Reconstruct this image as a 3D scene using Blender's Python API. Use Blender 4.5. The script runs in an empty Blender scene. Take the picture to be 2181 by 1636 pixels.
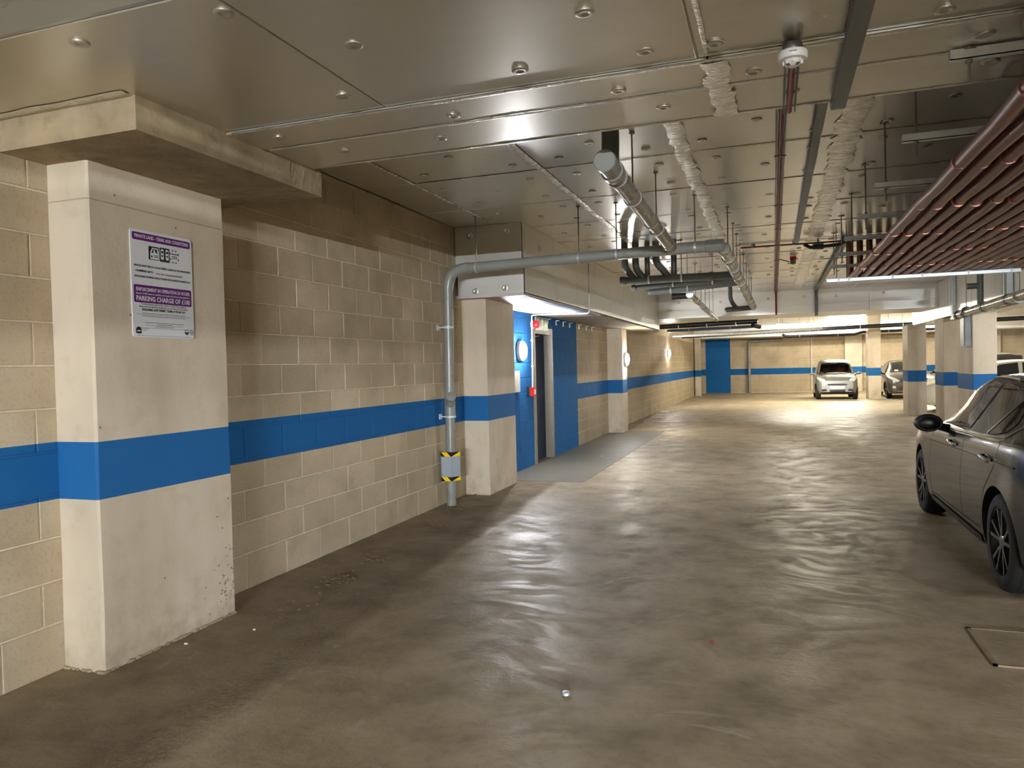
import bpy, math, random
import numpy as np
from mathutils import Vector, Matrix
from mathutils.bvhtree import BVHTree
random.seed(7)
SC = bpy.context.scene
COL = SC.collection

# ------------------------------------------------------------------ camera
cam_d = bpy.data.cameras.new('camera'); cam = bpy.data.objects.new('camera', cam_d); COL.objects.link(cam)
YAW, PIT, ROL, FPX, EYE = -0.33774452, -0.02161711, 0.02428345, 1589.15, 1.53
def _cam_axes():
    f = np.array([math.sin(YAW)*math.cos(PIT), math.cos(YAW)*math.cos(PIT), math.sin(PIT)])
    r = np.array([math.cos(YAW), -math.sin(YAW), 0.0]); d = np.cross(f, r)
    c, s = math.cos(ROL), math.sin(ROL)
    return c*r+s*d, -s*r+c*d, f
_r, _d, _f = _cam_axes()
cam.matrix_world = Matrix(((_r[0], -_d[0], -_f[0], 0), (_r[1], -_d[1], -_f[1], 0), (_r[2], -_d[2], -_f[2], EYE), (0, 0, 0, 1)))
cam_d.sensor_fit = 'HORIZONTAL'; cam_d.sensor_width = 36.0; cam_d.lens = FPX/2181*36.0
cam_d.clip_start = 0.05; cam_d.clip_end = 200
SC.camera = cam

# ------------------------------------------------------------------ world, exposure
w = bpy.data.worlds.new('world'); SC.world = w; w.use_nodes = True
w.node_tree.nodes['Background'].inputs[0].default_value = (0.9, 0.85, 0.75, 1)
w.node_tree.nodes['Background'].inputs[1].default_value = 0.02
SC.view_settings.view_transform = 'Standard'; SC.view_settings.look = 'None'
SC.view_settings.gamma = 1.0; SC.view_settings.use_curve_mapping = False
SC.view_settings.exposure = 2.15
# lamp powers (emission strength of each lamp's glowing cover)
P_SIDE, P_DOOR, P_WALL, P_FAR, P_NEAR = 240.0, 105.0, 85.0, 130.0, 1500.0
try:
    SC.cycles.max_bounces = 6; SC.cycles.diffuse_bounces = 4; SC.cycles.glossy_bounces = 3; SC.cycles.transmission_bounces = 4
    SC.cycles.adaptive_threshold = 0.04
    SC.cycles.caustics_reflective = False; SC.cycles.caustics_refractive = False
    SC.cycles.sample_clamp_indirect = 4.0
    SC.cycles.use_denoising = True; SC.cycles.use_light_tree = False
except Exception:
    pass

# ------------------------------------------------------------------ dimensions (metres)
WX = -3.56                 # left wall face
ZC = 3.21                  # ceiling between the beams
BZ = 2.80                  # soffit of the deep cross beams
FARY, BACKY, RX = 39.0, -22.0, 12.0
STR0, STR1 = 0.90, 1.20    # painted stripe

# ------------------------------------------------------------------ materials
def srgb(r, g, b):
    f = lambda c: (c/255/12.92) if c/255 <= .04045 else ((c/255+.055)/1.055)**2.4
    return (f(r), f(g), f(b), 1)
class NT:
    def __init__(s, name):
        s.m = bpy.data.materials.new(name); s.m.use_nodes = True; s.t = s.m.node_tree
        s.b = s.t.nodes['Principled BSDF']
    def n(s, typ, **kw):
        nd = s.t.nodes.new(typ)
        for k, v in kw.items():
            if k.startswith('i_'):
                key = k[2:]; key = int(key) if key.isdigit() else key.replace('_', ' ')
                nd.inputs[key].default_value = v
            else: setattr(nd, k, v)
        return nd
    def l(s, a, b): s.t.links.new(a, b)
    def noise(s, scale, detail=4, rough=.55, vec=None, dist=0.0):
        nd = s.n('ShaderNodeTexNoise'); nd.inputs['Scale'].default_value = scale
        nd.inputs['Detail'].default_value = min(detail, 3); nd.inputs['Roughness'].default_value = rough
        nd.inputs['Distortion'].default_value = dist
        if vec is not None: s.l(vec, nd.inputs['Vector'])
        return nd.outputs['Fac']
    def pos(s): return s.n('ShaderNodeNewGeometry').outputs['Position']
    def scaled(s, vec, sc):
        m = s.n('ShaderNodeVectorMath', operation='MULTIPLY'); s.l(vec, m.inputs[0]); m.inputs[1].default_value = sc
        return m.outputs[0]
    def ramp(s, fac, stops):
        r = s.n('ShaderNodeValToRGB'); e = r.color_ramp.elements
        while len(e) < len(stops): e.new(.5)
        for el, (p, c) in zip(e, stops):
            el.position = p; el.color = c if len(c) == 4 else (*c, 1)
        s.l(fac, r.inputs[0]); return r.outputs[0]
    def mix(s, fac, a, b, mode='MIX'):
        m = s.n('ShaderNodeMix', data_type='RGBA', blend_type=mode)
        for sock, v in ((m.inputs[0], fac), (m.inputs[6], a), (m.inputs[7], b)):
            if hasattr(v, 'is_linked'): s.l(v, sock)
            elif isinstance(v, (int, float)): sock.default_value = v
            else: sock.default_value = v
        return m.outputs[2]
    def math(s, op, a, b=0.0, c=None, clamp=False):
        m = s.n('ShaderNodeMath', operation=op, use_clamp=clamp)
        for i, v in enumerate((a, b, c)):
            if v is None: continue
            if hasattr(v, 'is_linked'): s.l(v, m.inputs[i])
            else: m.inputs[i].default_value = v
        return m.outputs[0]
    def rng(s, v, a, b, c=0.0, d=1.0):
        m = s.n('ShaderNodeMapRange'); s.l(v, m.inputs[0])
        for i, x in enumerate((a, b, c, d)): m.inputs[i+1].default_value = x
        return m.outputs[0]
    def bump(s, h, strength=.3, dist=.01, normal=None):
        b = s.n('ShaderNodeBump'); b.inputs['Strength'].default_value = strength; b.inputs['Distance'].default_value = dist
        s.l(h, b.inputs['Height'])
        if normal is not None: s.l(normal, b.inputs['Normal'])
        return b.outputs[0]
    def set(s, **kw):
        for k, v in kw.items():
            sock = s.b.inputs[k.replace('_', ' ')]
            if hasattr(v, 'is_linked'): s.l(v, sock)
            else: sock.default_value = v
        return s.m
def gray(v): return (v, v, v, 1)

def simple(name, col, rough=.5, metal=0.0, var=.12, scale=8.0, bump=0.0, coat=0.0, spec=.5):
    t = NT(name); p = t.pos(); n = t.noise(scale, 5, .6, p)
    dark = tuple(c*(1-var) for c in col[:3])+(1,); lite = tuple(min(1, c*(1+var)) for c in col[:3])+(1,)
    t.set(Base_Color=t.ramp(n, [(.3, dark), (.7, lite)]), Metallic=metal, Roughness=t.rng(n, .3, .7, max(.02, rough*.85), min(1, rough*1.15)))
    t.b.inputs['Coat Weight'].default_value = coat; t.b.inputs['Coat Roughness'].default_value = .04
    t.b.inputs['Specular IOR Level'].default_value = spec
    if bump: t.set(Normal=t.bump(t.noise(scale*6, 4, .6, p), bump, .004))
    return t.m
def emit(name, col, strength):
    t = NT(name); t.set(Base_Color=(.9, .9, .9, 1), Roughness=.4)
    t.b.inputs['Emission Color'].default_value = col; t.b.inputs['Emission Strength'].default_value = strength
    return t.m

BLUE = srgb(24, 96, 156)
def painted_stripe(t, base, z, amount=1.0):
    """blue painted stripe between two heights, clean-edged like masked paint"""
    a = t.math('GREATER_THAN', z, STR0); b = t.math('LESS_THAN', z, STR1)
    return t.mix(t.math('MULTIPLY', a, b), base, BLUE)

def mat_block():
    t = NT('concrete_block'); p = t.pos(); sep = t.n('ShaderNodeSeparateXYZ'); t.l(p, sep.inputs[0])
    rnd = t.n('ShaderNodeObjectInfo').outputs['Random']
    n1 = t.noise(2.2, 5, .6, p); n2 = t.noise(55, 4, .7, p); n3 = t.noise(.9, 3, .5, p)
    base = t.ramp(n1, [(.25, srgb(174, 157, 130)), (.55, srgb(202, 185, 157)), (.8, srgb(216, 200, 173))])
    base = t.mix(t.rng(rnd, 0, 1, 0, .65), base, srgb(176, 159, 131))
    base = t.mix(t.math('MULTIPLY', t.rng(n3, .5, .7), .45), base, srgb(148, 138, 112))      # damp greenish staining
    base = t.mix(t.math('MULTIPLY', t.rng(n2, .52, .75), .3), base, srgb(120, 102, 78))
    z = sep.outputs['Z']; y = sep.outputs['Y']; x = sep.outputs['X']
    scuff = t.math('MULTIPLY', t.rng(z, 0.9, 0.1), t.rng(n1, .4, .7))                             # splash dirt near the floor
    base = t.mix(t.math('MULTIPLY', scuff, .5), base, srgb(112, 103, 82))
    wcol = painted_stripe(t, base, z)
    zone = t.math('MULTIPLY', t.math('GREATER_THAN', y, 9.3), t.math('LESS_THAN', y, 13.92))      # blue door surround
    zone = t.math('MULTIPLY', zone, t.math('LESS_THAN', x, -3.0))
    zone2 = t.math('MULTIPLY', t.math('GREATER_THAN', y, 38.5), t.math('MULTIPLY', t.math('GREATER_THAN', x, -3.25), t.math('LESS_THAN', x, -2.05)))
    col = t.mix(t.math('MAXIMUM', zone, zone2), wcol, t.mix(t.rng(n2, .3, .7, 0, .25), BLUE, srgb(46, 108, 164)))
    t.set(Base_Color=col, Roughness=.86, Normal=t.bump(n2, .35, .004))
    t.b.inputs['Specular IOR Level'].default_value = .25
    return t.m
def mat_mortar():
    t = NT('mortar'); p = t.pos(); sep = t.n('ShaderNodeSeparateXYZ'); t.l(p, sep.inputs[0])
    base = t.ramp(t.noise(14, 4, .6, p), [(.3, srgb(202, 187, 159)), (.7, srgb(224, 210, 184))])
    y = sep.outputs['Y']; x = sep.outputs['X']
    col = painted_stripe(t, base, sep.outputs['Z'])
    zone = t.math('MULTIPLY', t.math('MULTIPLY', t.math('GREATER_THAN', y, 9.3), t.math('LESS_THAN', y, 13.92)), t.math('LESS_THAN', x, -3.0))
    zone2 = t.math('MULTIPLY', t.math('GREATER_THAN', y, 38.5), t.math('MULTIPLY', t.math('GREATER_THAN', x, -3.25), t.math('LESS_THAN', x, -2.05)))
    t.set(Base_Color=t.mix(t.math('MAXIMUM', zone, zone2), col, srgb(48, 110, 166)), Roughness=.9)
    return t.m
def mat_pillar():
    t = NT('painted_concrete'); p = t.pos(); sep = t.n('ShaderNodeSeparateXYZ'); t.l(p, sep.inputs[0])
    n1 = t.noise(1.6, 5, .6, t.scaled(p, (1, 1, .45))); n2 = t.noise(40, 3, .6, p); n3 = t.noise(5, 5, .65, p)
    base = t.ramp(n1, [(.25, srgb(184, 169, 145)), (.5, srgb(206, 193, 171)), (.8, srgb(218, 206, 186))])
    base = t.mix(t.math('MULTIPLY', t.rng(n3, .55, .8), .3), base, srgb(150, 132, 104))
    base = t.mix(t.math('MULTIPLY', t.rng(sep.outputs['Z'], .55, .0), t.rng(n3, .35, .65, 0, .4)), base, srgb(128, 112, 90))
    pits = t.n('ShaderNodeTexVoronoi', feature='F1'); pits.inputs['Scale'].default_value = 9; t.l(p, pits.inputs['Vector'])
    pit = t.math('MULTIPLY', t.math('LESS_THAN', pits.outputs['Distance'], .055), t.math('GREATER_THAN', n3, .52))
    base = t.mix(pit, base, srgb(120, 104, 82))
    zl = t.math('ABSOLUTE', t.math('SUBTRACT', sep.outputs['Z'], 2.45))                            # shutter joint line
    base = t.mix(t.math('MULTIPLY', t.math('LESS_THAN', zl, .004), .55), base, srgb(140, 122, 98))
    t.set(Base_Color=painted_stripe(t, base, sep.outputs['Z']), Roughness=.7, Normal=t.bump(t.math('ADD', n2, t.math('MULTIPLY', n3, 1.5)), .25, .004))
    t.b.inputs['Specular IOR Level'].default_value = .3
    return t.m
def mat_concrete(name, a, b, rough=.85):
    t = NT(name); p = t.pos(); n1 = t.noise(2.5, 6, .62, p); n3 = t.noise(9, 4, .6, p)
    base = t.ramp(n1, [(.3, a), (.7, b)])
    base = t.mix(t.math('MULTIPLY', t.rng(n3, .55, .75), .5), base, srgb(98, 84, 64))
    t.set(Base_Color=base, Roughness=rough, Normal=t.bump(t.noise(30, 5, .65, p), .4, .006))
    return t.m
def mat_foil(name, tint, r0, r1, crinkle=.08, metal=.92, cs=18.0):
    t = NT(name); p = t.pos(); rnd = t.n('ShaderNodeObjectInfo').outputs['Random']
    streak = t.noise(3.0, 4, .6, t.scaled(p, (.5, 6, 2)))
    fine = t.noise(130, 3, .6, p); big = t.noise(cs, 4, .6, p)
    col = t.mix(t.rng(streak, .3, .7, 0, .14), tint, tuple(c*.72 for c in tint[:3])+(1,))
    col = t.mix(t.rng(rnd, 0, 1, 0, .25), col, tuple(c*.8 for c in tint[:3])+(1,))
    h = t.math('ADD', t.math('MULTIPLY', fine, .25), big)
    t.set(Base_Color=col, Metallic=metal, Roughness=t.rng(streak, .3, .7, r0, r1), Normal=t.bump(h, crinkle, .01))
    return t.m
def mat_floor():
    t = NT('worn_concrete_floor'); p = t.pos(); sep = t.n('ShaderNodeSeparateXYZ'); t.l(p, sep.inputs[0])
    x = sep.outputs['X']; y = sep.outputs['Y']
    warp = t.n('ShaderNodeTexNoise'); warp.inputs['Scale'].default_value = .8; warp.inputs['Detail'].default_value = 2; t.l(p, warp.inputs['Vector'])
    wv = t.n('ShaderNodeVectorMath', operation='MULTIPLY_ADD'); t.l(warp.outputs['Color'], wv.inputs[0]); wv.inputs[1].default_value = (1.6, 1.6, 0); t.l(p, wv.inputs[2])
    pw = wv.outputs[0]
    n1 = t.noise(.55, 6, .6, p); n2 = t.noise(2.4, 7, .65, p); n3 = t.noise(28, 4, .65, p)
    sw = t.noise(3.2, 6, .62, t.scaled(pw, (1.2, 2.2, 1)))                                          # trowel sweeps
    sw2 = t.noise(1.5, 5, .6, pw)
    base = t.ramp(n2, [(.22, srgb(134, 119, 92)), (.5, srgb(172, 155, 126)), (.8, srgb(196, 179, 149))])
    base = t.mix(t.math('MULTIPLY', t.rng(n1, .45, .7), .4), base, srgb(108, 93, 70))
    pale = t.math('MULTIPLY', t.rng(sw, .53, .68), t.rng(sw2, .47, .6))
    base = t.mix(t.math('MULTIPLY', pale, .7), base, srgb(205, 192, 168))
    base = t.mix(t.math('MULTIPLY', t.rng(n3, .5, .8), .3), base, srgb(96, 84, 64))
    # bitumen-brown gully strip beside the left wall
    edge = t.math('ADD', x, t.math('ADD', t.math('MULTIPLY', t.noise(1.1, 4, .6, p), .35), t.math('MULTIPLY', y, .055)))
    gul = t.rng(edge, -1.98, -2.1)
    band = t.math('MULTIPLY', t.rng(edge, -2.28, -2.18), t.rng(edge, -1.98, -2.05))                # ridged gritty margin
    base = t.mix(t.math('MULTIPLY', gul, .5), base, t.ramp(n2, [(.3, srgb(84, 67, 46)), (.7, srgb(112, 92, 66))]))
    grit = t.noise(34, 3, .7, t.scaled(p, (1, .55, 1)))
    base = t.mix(t.math('MULTIPLY', t.math('MULTIPLY', band, t.rng(grit, .5, .6)), .35), base, srgb(150, 132, 104))
    rough = t.math('ADD', t.rng(n2, .3, .7, .50, .34), t.math('MULTIPLY', t.rng(sw, .42, .62), .2))
    rough = t.math('ADD', rough, t.math('MULTIPLY', gul, .35), clamp=True)
    h = t.math('ADD', t.math('MULTIPLY', n2, .5), t.math('ADD', t.math('MULTIPLY', sw, .45), t.math('MULTIPLY', n3, .42)))
    h = t.math('ADD', h, t.math('MULTIPLY', t.math('MULTIPLY', band, grit), 2.2))
    t.set(Base_Color=base, Roughness=rough, Normal=t.bump(h, .26, .02))
    t.b.inputs['Specular IOR Level'].default_value = .55
    return t.m
def mat_hazard():
    t = NT('hazard_tape'); p = t.pos(); sep = t.n('ShaderNodeSeparateXYZ'); t.l(p, sep.inputs[0])
    s = t.math('ADD', t.math('SUBTRACT', sep.outputs['X'], sep.outputs['Y']), sep.outputs['Z'])
    fr = t.math('FRACT', t.math('MULTIPLY', s, 7.3))
    t.set(Base_Color=t.mix(t.math('GREATER_THAN', fr, .5), srgb(250, 205, 8), srgb(14, 12, 14)), Roughness=.35)
    return t.m
def mat_carpaint(name, col, rough=.22, metal=.4):
    t = NT(name); t.set(Base_Color=col, Metallic=metal, Roughness=rough)
    t.b.inputs['Coat Weight'].default_value = .55; t.b.inputs['Coat Roughness'].default_value = .03; t.b.inputs['Specular IOR Level'].default_value = .3
    fl = t.noise(900, 2, .5, t.pos()); t.set(Normal=t.bump(fl, .02, .001))
    return t.m
def mat_glass(name, col, alpha_t=0.0, rough=.02):
    t = NT(name); t.set(Base_Color=col, Roughness=rough); t.b.inputs['Transmission Weight'].default_value = alpha_t
    t.b.inputs['IOR'].default_value = 1.45 if alpha_t == 0 else 1.12
    t.b.inputs['Specular IOR Level'].default_value = .7
    return t.m

M = {}
M['block'] = mat_block(); M['mortar'] = mat_mortar(); M['pillar'] = mat_pillar(); M['floor'] = mat_floor()
M['conc'] = mat_concrete('raw_concrete', srgb(128, 112, 86), srgb(172, 154, 124))
M['conc2'] = mat_concrete('pale_concrete', srgb(188, 178, 160), srgb(214, 206, 190))
M['foil'] = mat_foil('foil_board', (.80, .775, .71, 1), .25, .27, .007, .6, 60)
M['foil_near'] = mat_foil('foil_board_dull', (.72, .685, .60, 1), .29, .30, .006, .72, 180)
M['foil_side'] = mat_foil('foil_side_board', (.80, .76, .66, 1), .3, .38, .02, .45, 30)
M['foil_bright'] = mat_foil('foil_wrap', (.84, .83, .79, 1), .32, .44, .12, .6, 26)
M['tape'] = mat_foil('foil_tape', (.95, .93, .86, 1), .2, .34, .7, .68, 42)
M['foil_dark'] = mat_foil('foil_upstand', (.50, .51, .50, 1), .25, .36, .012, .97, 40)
M['washer'] = simple('washer_steel', (.6, .57, .5, 1), .38, .85)
M['soffit'] = simple('soffit_board', srgb(196, 184, 180), .6, 0, .08, 4)
M['pvc'] = simple('grey_pvc', srgb(136, 138, 132), .3, 0, .06, 4)
M['pvcd'] = simple('dark_grey_pvc', srgb(92, 95, 90), .34, 0, .08, 4)
M['pvct'] = simple('weathered_pvc', srgb(128, 122, 106), .28, 0, .08, 5)
M['black'] = simple('black_plastic', srgb(24, 24, 26), .4, 0, .1)
M['rubber'] = simple('tyre_rubber', srgb(22, 22, 23), .75, 0, .15, 20, .2)
M['galv'] = simple('galvanised_steel', (.62, .66, .68, 1), .38, .75, .15, 14)
M['galvw'] = simple('bright_zinc', (.74, .79, .82, 1), .42, .25, .08, 14)
M['tray'] = simple('grey_cable_tray', srgb(108, 112, 112), .45, .35, .1, 6)
M['rod'] = simple('threaded_rod', (.25, .23, .2, 1), .5, .7)
M['brown'] = simple('brown_pipe', srgb(112, 62, 46), .38, 0, .2, 10, .1)
M['browntie'] = simple('pipe_ring', srgb(168, 108, 92), .35, .3)
M['red'] = simple('red_plastic', srgb(206, 24, 30), .3)
M['redc'] = simple('red_cable', srgb(122, 26, 22), .5)
M['white'] = simple('white_plastic', srgb(228, 228, 226), .35, 0, .03)
M['whitec'] = simple('white_conduit', srgb(206, 206, 202), .4, 0, .04)
M['paper'] = simple('notice_board', srgb(206, 206, 196), .6, 0, .04)
M['signw'] = simple('sign_white', srgb(222, 224, 228), .32, 0, .015)
M['purple'] = simple('sign_purple', srgb(98, 22, 112), .35, 0, .03)
M['ink'] = simple('sign_ink', srgb(22, 22, 26), .5, 0, .02)
M['inkg'] = simple('sign_grey_ink', srgb(120, 120, 126), .5, 0, .02)
M['frame'] = simple('grey_door_frame', srgb(128, 122, 110), .4, 0, .06)
M['navy'] = simple('navy_door', srgb(22, 32, 56), .55, 0, .12, 3, 0, 0, .15)
M['dark'] = simple('dark_void', srgb(14, 14, 16), .8)
M['green'] = simple('exit_green', srgb(70, 112, 74), .3, 0, .1)
M['exitw'] = simple('exit_pale', srgb(216, 228, 200), .3, 0, .05)
M['walk'] = simple('grey_floor_paint', srgb(120, 116, 104), .5, 0, .12, 3, .15)
M['linew'] = simple('floor_line_paint', srgb(196, 184, 158), .6, 0, .25, 30)
M['litter'] = simple('leaf_litter', srgb(128, 104, 78), .8, 0, .4, 30)
M['chip'] = simple('white_chip', srgb(222, 220, 210), .6)
M['hazard'] = mat_hazard()
M['guard'] = simple('guard_steel', srgb(168, 180, 190), .3, .25, .05, 5)
M['paint_dark'] = mat_carpaint('dark_graphite_paint', srgb(30, 31, 36), .26, .2)
M['paint_grey'] = mat_carpaint('grey_paint', srgb(92, 88, 84), .25, .4)
M['paint_silver'] = mat_carpaint('silver_paint', srgb(128, 126, 121), .25, .35)
M['paint_cream'] = mat_carpaint('cream_paint', srgb(226, 220, 198), .25, .1)
M['paint_white'] = mat_carpaint('white_paint', srgb(228, 228, 224), .25, .05)
M['glass'] = mat_glass('tinted_glass', srgb(40, 44, 46))
M['glassc'] = mat_glass('clear_glass', (.9, .93, .92, 1), 1.0)
M['lampg'] = simple('headlamp_glass', srgb(214, 214, 208), .12, .2, .15, 30)
M['alloy'] = simple('dark_alloy', srgb(26, 27, 29), .35, .4)
M['alloyl'] = simple('machined_alloy', srgb(120, 122, 126), .3, .8)
M['chrome'] = simple('chrome', (.75, .75, .75, 1), .12, 1.0, .03)
M['plate'] = simple('number_plate', srgb(216, 222, 226), .4, 0, .03)
M['seat'] = simple('red_seat_fabric', srgb(132, 40, 30), .7)
M['lamp_near'] = emit('lamp_cover_near', (.86, .93, 1.0, 1), P_NEAR)
M['lamp_side'] = emit('lamp_cover_side', (.93, .96, 1.0, 1), P_SIDE)
M['lamp_door'] = emit('lamp_cover_door', (.97, .97, 1.0, 1), P_DOOR)
M['lamp_wall'] = emit('lamp_cover_wall', (1.0, .97, .92, 1), P_WALL)
M['lamp_far'] = emit('lamp_cover_far', (1.0, .93, .76, 1), P_FAR)

# ------------------------------------------------------------------ mesh helpers
class MB:
    def __init__(s): s.v = []; s.f = []; s.sm = []
    def add(s, vs, fs, smooth=False):
        o = len(s.v); s.v += [tuple(v) for v in vs]
        s.f += [tuple(i+o for i in f) for f in fs]; s.sm += [smooth]*len(fs); return s
    def box(s, x0, x1, y0, y1, z0, z1):
        return s.add([(x0,y0,z0),(x1,y0,z0),(x1,y1,z0),(x0,y1,z0),(x0,y0,z1),(x1,y0,z1),(x1,y1,z1),(x0,y1,z1)],
                     [(0,3,2,1),(4,5,6,7),(0,1,5,4),(1,2,6,5),(2,3,7,6),(3,0,4,7)])
    def bevbox(s, x0, x1, y0, y1, z0, z1, b=.01):
        """box with chamfered edges"""
        def ring(ix, iy, z): return [(x0+ix,y0+iy+b,z),(x0+ix+b,y0+iy,z),(x1-ix-b,y0+iy,z),(x1-ix,y0+iy+b,z),(x1-ix,y1-iy-b,z),(x1-ix-b,y1-iy,z),(x0+ix+b,y1-iy,z),(x0+ix,y1-iy-b,z)]
        vs = ring(b,b,z0)+ring(0,0,z0+b)+ring(0,0,z1-b)+ring(b,b,z1); fs = [tuple(range(7,-1,-1)), tuple(range(24,32))]
        for k in range(3):
            for i in range(8): fs.append((k*8+i, k*8+(i+1)%8, k*8+8+(i+1)%8, k*8+8+i))
        return s.add(vs, fs)
    def obox(s, c, ax, ay, az):
        c, ax, ay, az = map(Vector, (c, ax, ay, az))
        vs = [c+sx*ax+sy*ay+sz*az for sz in (-1,1) for sx, sy in ((-1,-1),(1,-1),(1,1),(-1,1))]
        return s.add(vs, [(0,3,2,1),(4,5,6,7),(0,1,5,4),(1,2,6,5),(2,3,7,6),(3,0,4,7)])
    def tube(s, pts, r, seg=14, caps=True):
        pts = [Vector(p) for p in pts]; n = len(pts)
        rr = r if isinstance(r, (list, tuple)) else [r]*n
        up = None; vs = []; fs = []
        for i, p in enumerate(pts):
            d = (pts[min(i+1, n-1)]-pts[max(i-1, 0)]).normalized()
            if up is None:
                up = Vector((0,0,1)) if abs(d.z) < .9 else Vector((1,0,0))
            a = d.cross(up)
            if a.length < 1e-4: a = d.cross(Vector((0,1,0)))
            a.normalize(); b = a.cross(d); up = b
            vs += [p+rr[i]*(math.cos(2*math.pi*k/seg)*a+math.sin(2*math.pi*k/seg)*b) for k in range(seg)]
        for i in range(n-1):
            for k in range(seg): fs.append((i*seg+k, i*seg+(k+1)%seg, (i+1)*seg+(k+1)%seg, (i+1)*seg+k))
        s.add(vs, fs, True)
        if caps:
            o = len(s.v)-len(vs)
            s.f.append(tuple(o+k for k in range(seg-1,-1,-1))); s.sm.append(False)
            s.f.append(tuple(o+(n-1)*seg+k for k in range(seg))); s.sm.append(False)
        return s
    def lathe(s, o, axis, prof, seg=24, caps=True):
        """prof: list of (radius, height along axis)"""
        o = Vector(o); d = Vector(axis).normalized()
        a = d.orthogonal().normalized(); b = d.cross(a); vs = []; fs = []
        for r, h in prof:
            vs += [o+d*h+r*(math.cos(2*math.pi*k/seg)*a+math.sin(2*math.pi*k/seg)*b) for k in range(seg)]
        for i in range(len(prof)-1):
            for k in range(seg): fs.append((i*seg+k, i*seg+(k+1)%seg, (i+1)*seg+(k+1)%seg, (i+1)*seg+k))
        s.add(vs, fs, True); o2 = len(s.v)-len(vs)
        if not caps: return s
        if prof[0][0] > 1e-4: s.f.append(tuple(o2+k for k in range(seg-1,-1,-1))); s.sm.append(False)
        if prof[-1][0] > 1e-4: s.f.append(tuple(o2+(len(prof)-1)*seg+k for k in range(seg))); s.sm.append(False)
        return s
    def ellipsoid(s, c, rx, ry, rz, seg=16, rings=10):
        vs = []; fs = []
        for i in range(rings+1):
            th = math.pi*i/rings
            for k in range(seg):
                ph = 2*math.pi*k/seg
                vs.append((c[0]+rx*math.sin(th)*math.cos(ph), c[1]+ry*math.sin(th)*math.sin(ph), c[2]+rz*math.cos(th)))
        for i in range(rings):
            for k in range(seg): fs.append((i*seg+k, (i+1)*seg+k, (i+1)*seg+(k+1)%seg, i*seg+(k+1)%seg))
        return s.add(vs, fs, True)
    def prism(s, poly, o, u, v, n):
        """polygon in the (u,v) plane at origin o, extruded by vector n"""
        o, u, v, n = map(Vector, (o, u, v, n)); k = len(poly)
        a = [o+float(p[0])*u+float(p[1])*v for p in poly]
        return s.add(a+[p+n for p in a], [tuple(range(k-1,-1,-1)), tuple(range(k,2*k))]+[(i,(i+1)%k,k+(i+1)%k,k+i) for i in range(k)])
    def mesh(s, name):
        me = bpy.data.meshes.new(name); me.from_pydata(s.v, [], s.f)
        me.polygons.foreach_set('use_smooth', s.sm); me.update()
        if any(s.sm): me.set_sharp_from_angle(angle=math.radians(42))
        return me
    def build(s, name, mat, parent=None, local=False):
        if parent is not None and not local:                       # given in world coordinates: bring into the parent's frame
            inv = world_of(parent).inverted(); s.v = [tuple(inv @ Vector(v)) for v in s.v]
        return link(name, s.mesh(name), mat, parent)
def world_of(o):
    m = Matrix.Translation(o.location) @ o.rotation_euler.to_matrix().to_4x4()
    return world_of(o.parent) @ m if o.parent else m
def link(name, me, mat, parent=None):
    if mat is not None and not me.materials: me.materials.append(M[mat] if isinstance(mat, str) else mat)
    o = bpy.data.objects.new(name, me); COL.objects.link(o)
    if parent is not None:
        o.parent = parent
    return o
def empty(name, loc=(0,0,0), rz=0.0):
    o = bpy.data.objects.new(name, None); COL.objects.link(o); o.location = loc; o.rotation_euler = (0,0,rz); o.empty_display_size = .1; return o
def tag(o, label, cat, group=None):
    o['label'] = label; o['category'] = cat
    if group: o['group'] = group
    return o
def thing(name, label, cat, loc=(0,0,0), rz=0.0, group=None): return tag(empty(name, loc, rz), label, cat, group)
def struct(o): o['kind'] = 'structure'; return o
def stuff(o): o['kind'] = 'stuff'; return o
def rel(pts, o): return [Vector(p)-Vector(o) for p in pts]
def arc(p0, c, p1, n=8):
    """rounded corner from p0 through corner c to p1 (quadratic)"""
    p0, c, p1 = map(Vector, (p0, c, p1))
    return [(1-t)**2*p0+2*t*(1-t)*c+t*t*p1 for t in [i/n for i in range(n+1)]]

# ================================================================== STRUCTURE
# ---- floor
fl = MB(); fl.box(WX-.3, RX+.3, BACKY-.3, FARY+.3, -.2, 0); floor = struct(fl.build('floor', 'floor'))
MB().box(WX, -2.38, 9.53, 17.2, 0, .004).build('painted_walkway', 'walk', floor)
for (x0, x1, y0, y1) in ((1.12, 1.22, 14.55, 15.1), (1.22, 1.5, 14.72, 14.82), (2.0, 2.2, 14.7, 14.85), (1.95, 2.05, 19.6, 20.4)):
    MB().box(x0, x1, y0, y1, 0, .003).build('bay_line', 'linew', floor)
cv = empty('access_cover', (1.5, 4.5, 0)); cv.parent = floor
c = MB(); c.box(1.02, 1.62, 4.24, 4.76, 0, .006); c.build('cover_plate', 'floor', cv)
c = MB(); c.box(1.0, 1.02, 4.22, 4.78, 0, .008); c.box(1.62, 1.64, 4.22, 4.78, 0, .008); c.box(1.0, 1.64, 4.22, 4.24, 0, .008); c.box(1.0, 1.64, 4.76, 4.78, 0, .008); c.build('cover_frame', 'conc', cv)

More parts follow.
